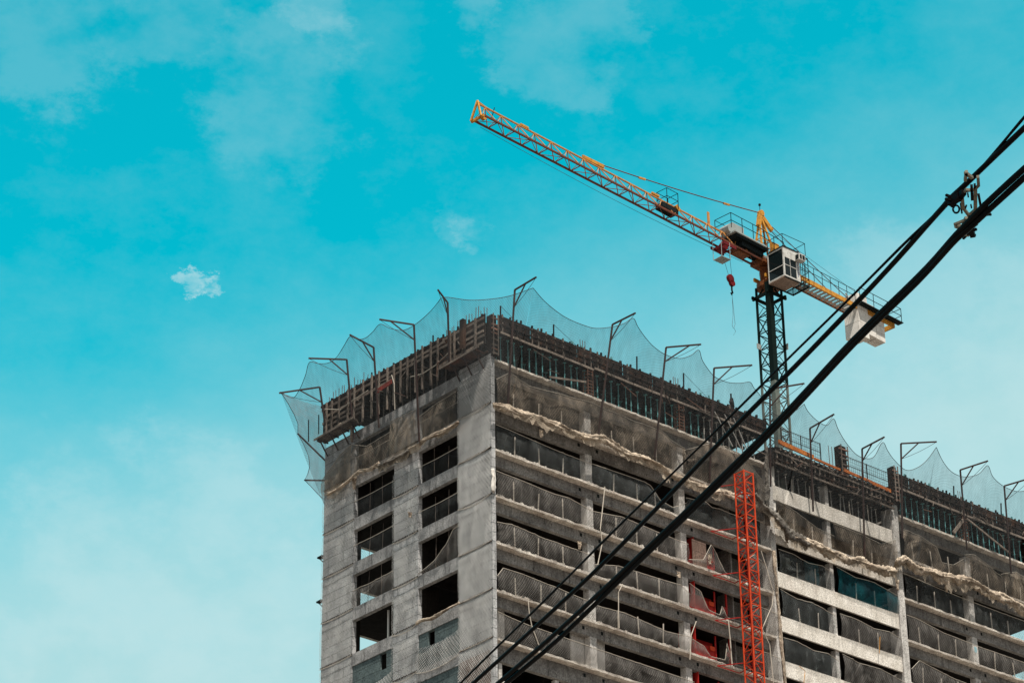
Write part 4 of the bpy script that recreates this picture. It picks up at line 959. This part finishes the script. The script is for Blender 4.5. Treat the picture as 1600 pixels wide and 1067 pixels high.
MB().bar(apex, apex+Vector((0, 0, .7)), .03).bar(apex+Vector((0, 0, .6)), apex+Vector((0, 0, .75)), .12).obj('wind_gauge', 'darkpost', K)
# jib
ZBt, ZTp, HWd = 16.72, 17.74, .45
S0, S1 = .9, 27.7
for t_, nm in ((HWd, 'bottom_chord'), (-HWd, 'bottom_chord')): MB().bar(C(S0, t_, ZBt), C(S1, t_, ZBt+.05), .10, .12).obj(nm, 'chord', K)
MB().bar(C(S0, 0, ZTp-.1), C(S1, 0, ZTp+.06), .09).obj('top_chord', 'jib', K)
pn = 1.5; s_ = S0; i = 0
while s_ < S1-1:
    e = min(S1, s_+pn); mid = (s_+e)/2; mb = MB()
    for t_ in (HWd, -HWd):
        mb.bar(C(s_, t_, ZBt), C(mid, 0, ZTp), .055); mb.bar(C(mid, 0, ZTp), C(e, t_, ZBt), .035)
    mb.obj('jib_lacing', 'jib', K)
    mb = MB(); mb.bar(C(s_, HWd, ZBt), C(s_, -HWd, ZBt), .05); mb.bar(C(s_, HWd if i % 2 else -HWd, ZBt), C(e, -HWd if i % 2 else HWd, ZBt), .035); mb.obj('bottom_lacing', 'chord', K)
    s_ = e; i += 1
MB().bar(C(S1, 0, ZTp+.25), C(S1+.15, HWd, ZBt-.1), .1, .12).bar(C(S1, 0, ZTp+.25), C(S1+.15, -HWd, ZBt-.1), .1, .12).bar(C(S1, HWd+.1, ZBt-.05), C(S1, -HWd-.1, ZBt-.05), .14, .16).bar(C(S1, 0, ZTp+.2), C(S1-1.1, 0, ZTp), .08).obj('jib_end_frame', 'yellow', K)
MB().tube([C(S1-.5, .1, ZBt+.25), C(S1-.5, -.1, ZBt+.25)], .2, 10).obj('end_pulley', 'yellow', K)
MB().bar(C(S1-1.2, 0, ZTp-.6), C(S1-1.5, 0, ZTp+.4), .04).obj('end_mast_light', 'darkpost', K)
MB().bar(C(16.2, 0, 17.98), C(18.2, 0, 17.92), .10, .24).obj('tie_bracket', 'yellow', K)
for s_ in (10.9, 23.2): MB().bar(C(s_, 0, 17.9), C(s_+.7, 0, 17.9), .12, .14).obj('rope_guide', 'yellow', K)
MB().tube([C(16.3+(.5-16.3)*i/10, 0, 18.05+(20.85-18.05)*i/10-.12*math.sin(math.pi*i/10)) for i in range(11)], .035, 6).obj('jib_tie_rod', 'chord', K)
for f_ in (.22, .76): 
    q0 = C(16.3, 0, 18.05).lerp(C(.5, 0, 20.85), f_); q1 = C(16.3, 0, 18.05).lerp(C(.5, 0, 20.85), f_+.04); MB().bar(q0-Vector((0, 0, .1)), q1-Vector((0, 0, .1)), .10, .12).obj('tie_coupling', 'yellow', K)
MB().tube([C(2+25*i/24, -.5, ZBt-.15-.30*math.sin(math.pi*i/24)) for i in range(25)], .014, 5).obj('trolley_rope', 'darkrope', K)
# mid jib pulley cage and vertical marker
MB().bar(C(9.4, 0, 17.15), C(10.9, 0, 17.2), .7, .35).obj('pulley_box', 'darksteel', K)
MB().bar(C(9.3, .3, 17.3), C(9.6, .3, 17.6), .2, .3).obj('pulley_cover', 'yellow', K)
mb = MB()
for s_, t_ in ((10.6, .45), (9.5, .45), (9.5, -.45), (10.6, -.45)): mb.bar(C(s_, t_, 17.3), C(s_, t_, 18.5), .035)
for zz in (17.9, 18.5):
    for a, b in (((10.6, .45), (9.5, .45)), ((9.5, .45), (9.5, -.45)), ((9.5, -.45), (10.6, -.45)), ((10.6, -.45), (10.6, .45))): mb.bar(C(a[0], a[1], zz), C(b[0], b[1], zz), .03)
mb.obj('work_cage', 'darkpost', K)
MB().box(-.09, .09, -.04, .04, 0, 1.0).moved(C(5.95, 0, 17.7)).obj('marker_plate', 'jib', K)
# trolley, basket, hook
MB().bar(C(3.9, HWd+.1, 16.45), C(5.2, HWd+.1, 16.45), .1, .2).bar(C(3.9, -HWd-.1, 16.45), C(5.2, -HWd-.1, 16.45), .1, .2).bar(C(4.1, HWd, 16.4), C(4.1, -HWd, 16.4), .1).bar(C(5.0, HWd, 16.4), C(5.0, -HWd, 16.4), .1).bar(C(4.3, 0, 16.9), C(4.9, 0, 16.1), .4, .5).obj('trolley', 'hook', K)
MB().bar(C(2.2, 0, 16.75), C(3.4, 0, 16.7), .7, .3).obj('trolley_winch', 'turret', K)
mb = MB(); mb.box(-.4, .4, -.4, .4, 0, .03)
for i, j in ((-.4, -.4), (.4, -.4), (.4, .4), (-.4, .4)): mb.bar((i, j, 0), (i, j, 1.3), .03)
for i in (-.4, -.13, .13, .4): mb.bar((i, -.4, .0), (i, .4, .0), .04)
mb.moved(C(5.3, .45, 15.05)).obj('basket', 'greysteel', K)
for ds in (-.22, .22): MB().tube([C(4.4+ds*2, 0, 16.3), C(4.0+ds*.8, 0, 14.55)], .014, 5).obj('hoist_rope', 'darkrope', K)
MB().tube([C(4.0, .1, 14.3), C(4.0, -.1, 14.3)], .30, 12).tube([C(3.85, .1, 14.0), C(3.85, -.1, 14.0)], .24, 12).obj('hook_block', 'hook', K)
MB().tube([C(3.9, 0, 13.9), C(3.9, 0, 13.45), C(3.83, 0, 13.25), C(3.92, 0, 13.1), C(4.02, 0, 13.22)], .06, 7).obj('hook', 'darkpost', K)
MB().tube([C(3.92, 0, 13.15), C(3.86, .03, 12.0), C(3.84, .05, 11.2), C(3.75, 0, 10.9), C(3.9, 0, 10.6), C(3.74, 0, 10.35), C(3.98, 0, 10.0)], .012, 5).tube([C(3.9, 0, 13.15), C(3.84, -.06, 11.6), C(4.0, -.05, 10.75), C(3.95, 0, 10.5)], .012, 5).obj('sling', 'darkrope', K)
# winch platform on the jib foot
MB().bar(C(4.2, .1, 17.62), C(.6, .1, 17.62), 1.5, .1).obj('winch_platform', 'greysteel', K)
MB().bar(C(4.0, .1, 17.45), C(.8, .1, 17.45), 1.3, .2).bar(C(3.2, .1, 17.2), C(1.0, .1, 17.15), .9, .4).obj('platform_frame', 'darksteel', K)
MB().bar(C(3.9, .0, 18.15), C(2.75, .0, 18.15), .75, .85).obj('winch_housing', 'greysteel', K)
MB().tube([C(4.05, .38, 18.0), C(4.05, -.38, 18.0)], .38, 12).obj('winch_drum', 'greysteel', K)
mb = MB()
def rail(mb, pts, h, r=.03, lev=(1.0, .5), step=1.2):
    for a, b in zip(pts, pts[1:]):
        n = max(1, round((b-a).length/step))
        for i in range(n+1):
            q = a.lerp(b, i/n); mb.bar(q, q+Vector((0, 0, h)), r)
        for l in lev: mb.bar(a+Vector((0, 0, h*l)), b+Vector((0, 0, h*l)), r)
rail(mb, [C(4.6, .85, 17.7), C(1.2, .85, 17.7)], 1.15, .035); rail(mb, [C(4.6, .85, 17.7), C(4.6, -.6, 17.7)], 1.15, .035); rail(mb, [C(1.2, .85, 17.7), C(-.9, .85, 17.6)], 1.1, .035)
rail(mb, [C(4.6, -.6, 17.7), C(1.2, -.6, 17.7)], 1.15, .03)
mb.obj('platform_railing', 'darksteel', K)
MB().bar(C(.1, .55, 18.0), C(-.5, .6, 18.0), .3, .8).obj('switch_box', 'yellow', K)
# counter jib
for t_, m_ in ((.52, 'yellow'), (-.52, 'turret')): MB().bar(C(-.9, t_, 16.85), C(-13.2, t_, 16.85), .12, .34).obj('counter_jib_girder', m_, K)  # far girder darker: shade of its inner side put into the colour
MB().bar(C(-13.2, .56, 16.85), C(-13.2, -.56, 16.85), .14, .34).obj('counter_jib_end', 'yellow', K)
mb = MB(); s_ = -1.5
while s_ > -9: mb.bar(C(s_, .5, 16.75), C(s_, -.5, 16.75), .25, .04, (0, 0, 1)); s_ -= .42
mb.obj('walkway_grate', 'greysteel', K)
mb = MB(); rail(mb, [C(-1.6, .62, 17.0), C(-8.8, .62, 17.0)], 1.05, .03, (1, .55), .95); rail(mb, [C(-1.6, -.62, 17.0), C(-8.8, -.62, 17.0)], 1.05, .03, (1,), 1.9)
rail(mb, [C(-8.9, .95, 17.05), C(-13.6, .95, 17.05), C(-13.6, -.7, 17.05)], 1.15, .035, (1, .5), 1.6); mb.obj('counter_jib_railing', 'darksteel', K)
MB().bar(C(-8.9, .85, 17.0), C(-13.6, .85, 17.0), .5, .06).obj('side_walkway', 'darksteel', K)
for z0_, z1_ in ((14.6, 15.65), (15.68, 16.7), (16.73, 17.95)): MB().bar(C(-9.55, .0, z0_), C(-9.55, .0, z1_), 1.25, 1.1, tuple(ux)).obj('counterweight', 'weight', K)
MB().bar(C(-10.65, .0, 15.1), C(-10.65, 0, 17.6), 1.0, .9, tuple(ux)).obj('counterweight', 'weight', K)
for z0_, z1_ in ((15.1, 15.65), (15.68, 16.25), (16.28, 17.5)): MB().bar(C(-11.65, .0, z0_), C(-11.65, 0, z1_), .95, .95, tuple(ux)).obj('counterweight', 'weight', K)
MB().bar(C(-9.0, .3, 16.9), C(-8.95, -.3, 18.2), .1).obj('counterweight_hanger', 'greysteel', K)
for t_, e in ((.4, -8.7), (-.4, -8.7)):
    MB().tube([C(-.6, t_*.4, 20.1), C(e, t_, 17.1)], .028, 6).obj('pendant_bar', 'chord', K)
MB().tube([C(-.6, 0, 19.9), C(-9.8, .5, 17.9)], .012, 5).obj('stay_cable', 'darkrope', K)
MB().bar(C(-3.1, .2, 18.95), C(-3.6, .22, 18.8), .12, .14).obj('pendant_coupling', 'jib', K)
# cab
cx0, cx1, cy0, cy1, cz0, cz1 = 25.95, 27.15, -.35, 1.15, 14.72, 16.95

cab = MB().box(cx0, cx1+.35, cy0, cy1, cz0, cz0+.1).box(cx0, cx1+.35, cy0, cy1, cz1-.1, cz1).box(cx1-.0, cx1+.35, cy0, cy1, cz0+.1, cz1-.1) \
    .box(cx0, cx0+.1, cy0, cy0+.1, cz0+.1, cz1-.1).box(cx0, cx0+.07, cy1-.07, cy1, cz0+.1, cz1-.1).box(cx0+.1, cx1, cy0, cy0+.08, cz1-.75, cz1-.1).box(cx0+.1, cx1, cy1-.08, cy1, cz0+.1, cz1-.1).obj('cab', 'cabwhite', K)
cb_off = cab
def sub(mb, name, mat, parent):
    ob = mb.obj(name, mat, parent); return ob
sub(MB().box(cx0+.03, cx0+.05, cy0+.1, cy1-.07, cz0+.1, cz1-.1), 'front_window', 'glass', cab)
sub(MB().bar((cx0+.015, cy0+.1, cz0+.85), (cx0+.015, cy1-.07, cz0+.85), .02, .05), 'window_bar', 'cabwhite', cab)
sub(MB().box(cx0+.1, cx1, cy0+.02, cy0+.045, cz0+.1, cz1-.75), 'side_window', 'glass', cab)
sub(MB().box(cx0+.3, cx0+.8, cy0+.4, cy0+.9, cz0+.1, cz0+.9), 'seat', 'darksteel', cab)
sub(MB().bar((cx0+.1, cy0+.01, cz0+.9), (cx1, cy0+.01, cz0+.9), .02, .04).bar((cx0+.62, cy0+.012, cz0+.1), (cx0+.62, cy0+.012, cz1-.75), .02, .03), 'window_divider', 'cabwhite', cab)
sub(MB().box(cx0-.02, cx1+.4, cy0-.03, cy1+.03, cz1, cz1+.09), 'cab_roof', 'darksteel', cab)
sub(MB().box(cx0, cx1+.35, cy0, cy1, cz0-.08, cz0-.002), 'cab_underside', 'cabfloor', cab)
ac = sub(MB().box(cx1-.1, cx1+.5, cy0-.42, cy0-.002, cz1-.75, cz1-.28), 'air_conditioner', 'cabwhite', cab)
MB().box(cx1-.02, cx1+.15, cy0-.44, cy0-.421, cz1-.68, cz1-.35).box(cx1+.22, cx1+.44, cy0-.44, cy0-.421, cz1-.68, cz1-.35).box(cx1-.12, cx1-.101, cy0-.36, cy0-.1, cz1-.68, cz1-.35).obj('vent', 'darksteel', ac) if False else sub(MB().box(cx1-.02, cx1+.15, cy0-.44, cy0-.421, cz1-.68, cz1-.35).box(cx1+.22, cx1+.44, cy0-.44, cy0-.421, cz1-.68, cz1-.35).box(cx1-.12, cx1-.101, cy0-.36, cy0-.1, cz1-.68, cz1-.35), 'vent', 'darksteel', cab)
mb = MB()       # worn vertical lettering, not legible in the photograph
rl = random.Random(5)
for i in range(9):
    zz = cz0+.35+i*.13; a = rl.uniform(-.05, .02)
    mb.bar((cx1+.12+a, cy0-.006, zz), (cx1+.22+a, cy0-.006, zz+.07), .01, .035); mb.bar((cx1+.13, cy0-.006, zz+.05), (cx1+.2, cy0-.006, zz+.02), .01, .03)
sub(mb, 'lettering', 'blue', cab)
MB().bar((cx0, cy0-.02, cz0-.1), (28.35, cy0-.02, cz0-.1), .08).bar((cx0+.3, cy1, cz0-.1), (28.35, cy1, cz0-.1), .08).bar((28.3, cy0, cz0-.1), (28.3, cy1, cz0-.1), .08).bar((27.6, cy0, cz0-.1), (27.6, cy1, cz0-.1), .06).obj('cab_platform', 'darksteel', K)
mb = MB()
for i in range(9): mb.bar((27.62+i*.08, cy0, cz0-.1), (27.62+i*.08, cy1, cz0-.1), .02)
mb.obj('platform_grate', 'darksteel', K)
mb = MB(); rail(mb, [Vector((27.55, -.38, cz0-.1)), Vector((28.3, -.38, cz0-.1)), Vector((28.3, 1.15, cz0-.1))], 2.2, .035, (1, .5, .25), .5); mb.obj('cab_ladder', 'darksteel', K)
mb = MB(); rail(mb, [Vector((26.0, -.3, 17.05)), Vector((28.2, -.3, 17.05)), Vector((28.2, 1.1, 17.05))], .95, .03, (1,), 1.6); rail(mb, [Vector((26.0, -.3, 17.05)), Vector((26.0, 1.1, 17.05))], .95, .03, (1,), 1.6); mb.obj('cab_roof_railing', 'darksteel', K)
MB().bar((27.0, 1.2, 17.0), (26.9, 1.7, 16.6), .2).bar((27.0, 1.2, 14.9), (26.9, 1.6, 15.3), .15).obj('cab_mount', 'turret', K)

# ------------------------------------------------------------------ overhead cables in the foreground
ZC = CAM.z+5.0
def cable(pts, dz, r, label, lump=0, group=None):
    P = [at(2, ZC+dz, *q) for q in pts]
    d0 = (P[0]-P[1]).normalized(); d1 = (P[-1]-P[-2]).normalized()
    Q = [P[0]+d0*22, P[0]+d0*8]
    L = [P[0]+d0*8]+P+[P[-1]+d1*9]; S = []
    for i in range(len(L)-1):
        p0 = L[max(i-1, 0)]; p1 = L[i]; p2 = L[i+1]; p3 = L[min(i+2, len(L)-1)]
        n = max(4, int((p2-p1).length/.12))
        for j in range(n):
            t_ = j/n; S.append(p1.lerp(p2, t_))
    S.append(L[-1]); S = [Q[0]]+S+[P[-1]+d1*28]
    for _ in range(3): S = [S[0]]+[(S[i-1]+2*S[i]+S[i+1])/4 for i in range(1, len(S)-1)]+[S[-1]]
    rf = (lambda i, k, a: 1+lump*mnoise.noise(Vector((i*.35, math.cos(a), math.sin(a))))) if lump else None
    return solo(MB().tube(S, r, 10, rf), 'overhead_cable', 'rubber', label, 'cable', group or 'black cables crossing the foreground', smoothed=True)
cable([(1600, 184), (1568, 222), (1545, 250), (1520, 276), (1500, 294), (1481, 311), (1466, 331), (1434, 360), (1335, 459), (1222.5, 569), (1135, 656.7), (1000, 789), (939, 849), (867, 922), (718.8, 1067)], 0, .0048, 'thinnest black cable, running above the others across the photo', .3)
cable([(1600, 200.6), (1520, 277.5), (1480.6, 315), (1424.4, 380), (1344, 468), (1240, 575.7), (1157.4, 656.7), (1067.5, 751), (941.5, 881.5), (820, 994), (739, 1067)], -.01, .0095, 'single thick black cable passing the top of the clamp', .12)
cable([(1600, 264), (1540.6, 318), (1516, 344), (1488, 373), (1440, 428.5), (1335, 527.5), (1240, 633), (1135, 738), (1060, 810), (964, 901), (860.5, 996), (778, 1067)], -.14, .0105, 'upper of the two joined thick black cables, lowest pair', .1)
cable([(1600, 278), (1531, 341), (1517, 354), (1488, 379), (1440, 435.5), (1335, 535), (1240, 640), (1135, 746), (1060, 818), (964, 910), (874, 998), (790.8, 1067)], -.15, .0105, 'lower of the two joined thick black cables, lowest pair', .1)
cp = lambda x, y, dz=-.07: at(2, ZC+dz, x, y)
o = thing('cable_clamp', 'weathered metal clamp frame joining the foreground cables', 'cable clamp', cp(1517, 320, -.07))
def cb(a, b, w, h=None): return (cp(*a), cp(*b), w, h or w)
def clampbars(name, mat, L):
    for a, b, w in L: MB().bar(cp(*a), cp(*b), w).obj(name, mat, o)
clampbars('clamp_body', 'rubber', [((1484, 318), (1500, 306), .022), ((1496, 312), (1506, 300), .018), ((1512, 352), (1522, 344), .030), ((1508, 360), (1520, 350), .020)])
clampbars('side_plate', 'clamp', [((1510, 268), (1508, 282), .010), ((1508, 270), (1519, 278), .010), ((1528, 276), (1529, 290), .010), ((1529, 290), (1523, 296), .008)])
clampbars('frame_bar', 'clamp', [((1510, 298), (1524, 296), .009), ((1503, 305), (1505, 325), .012), ((1524, 296), (1524, 328), .012), ((1505, 325), (1514, 337), .009), ((1514, 337), (1524, 328), .009), ((1503, 305), (1511, 296), .009)])
clampbars('hanger_bar', 'rubber', [((1518, 290), (1519, 312), .009), ((1523, 288), (1523, 308), .007), ((1529, 304), (1533, 326), .008), ((1533, 326), (1528, 330), .008), ((1501, 318), (1503, 333), .006)])
clampbars('lower_jaw', 'clamp', [((1510, 340), (1505, 350), .010), ((1493, 352), (1509, 358), .014), ((1491, 351), (1508, 344), .008), ((1505, 366), (1514, 368), .008)])
clampbars('toothed_clip', 'rubber', [((1478, 305), (1486, 308), .008), ((1477, 311), (1490, 314), .008), ((1521, 360), (1526, 358), .008), ((1519, 366), (1524, 368), .007), ((1544, 331), (1548, 336), .007), ((1505, 373), (1514, 364), .007), ((1514, 352), (1520, 368), .018), ((1538, 318), (1545, 335), .012), ((1512, 302), (1513, 308), .005), ((1518, 325), (1517, 320), .005), ((1508, 326), (1510, 321), .005)])
mb = MB(); cc = [cp(1494+5*math.cos(a), 327+6*math.sin(a)) for a in [i*math.pi/6 for i in range(13)]]; mb.tube(cc, .0035, 6); mb.bar(cp(1486, 322), cp(1491, 324), .006); mb.obj('ring', 'rubber', o)
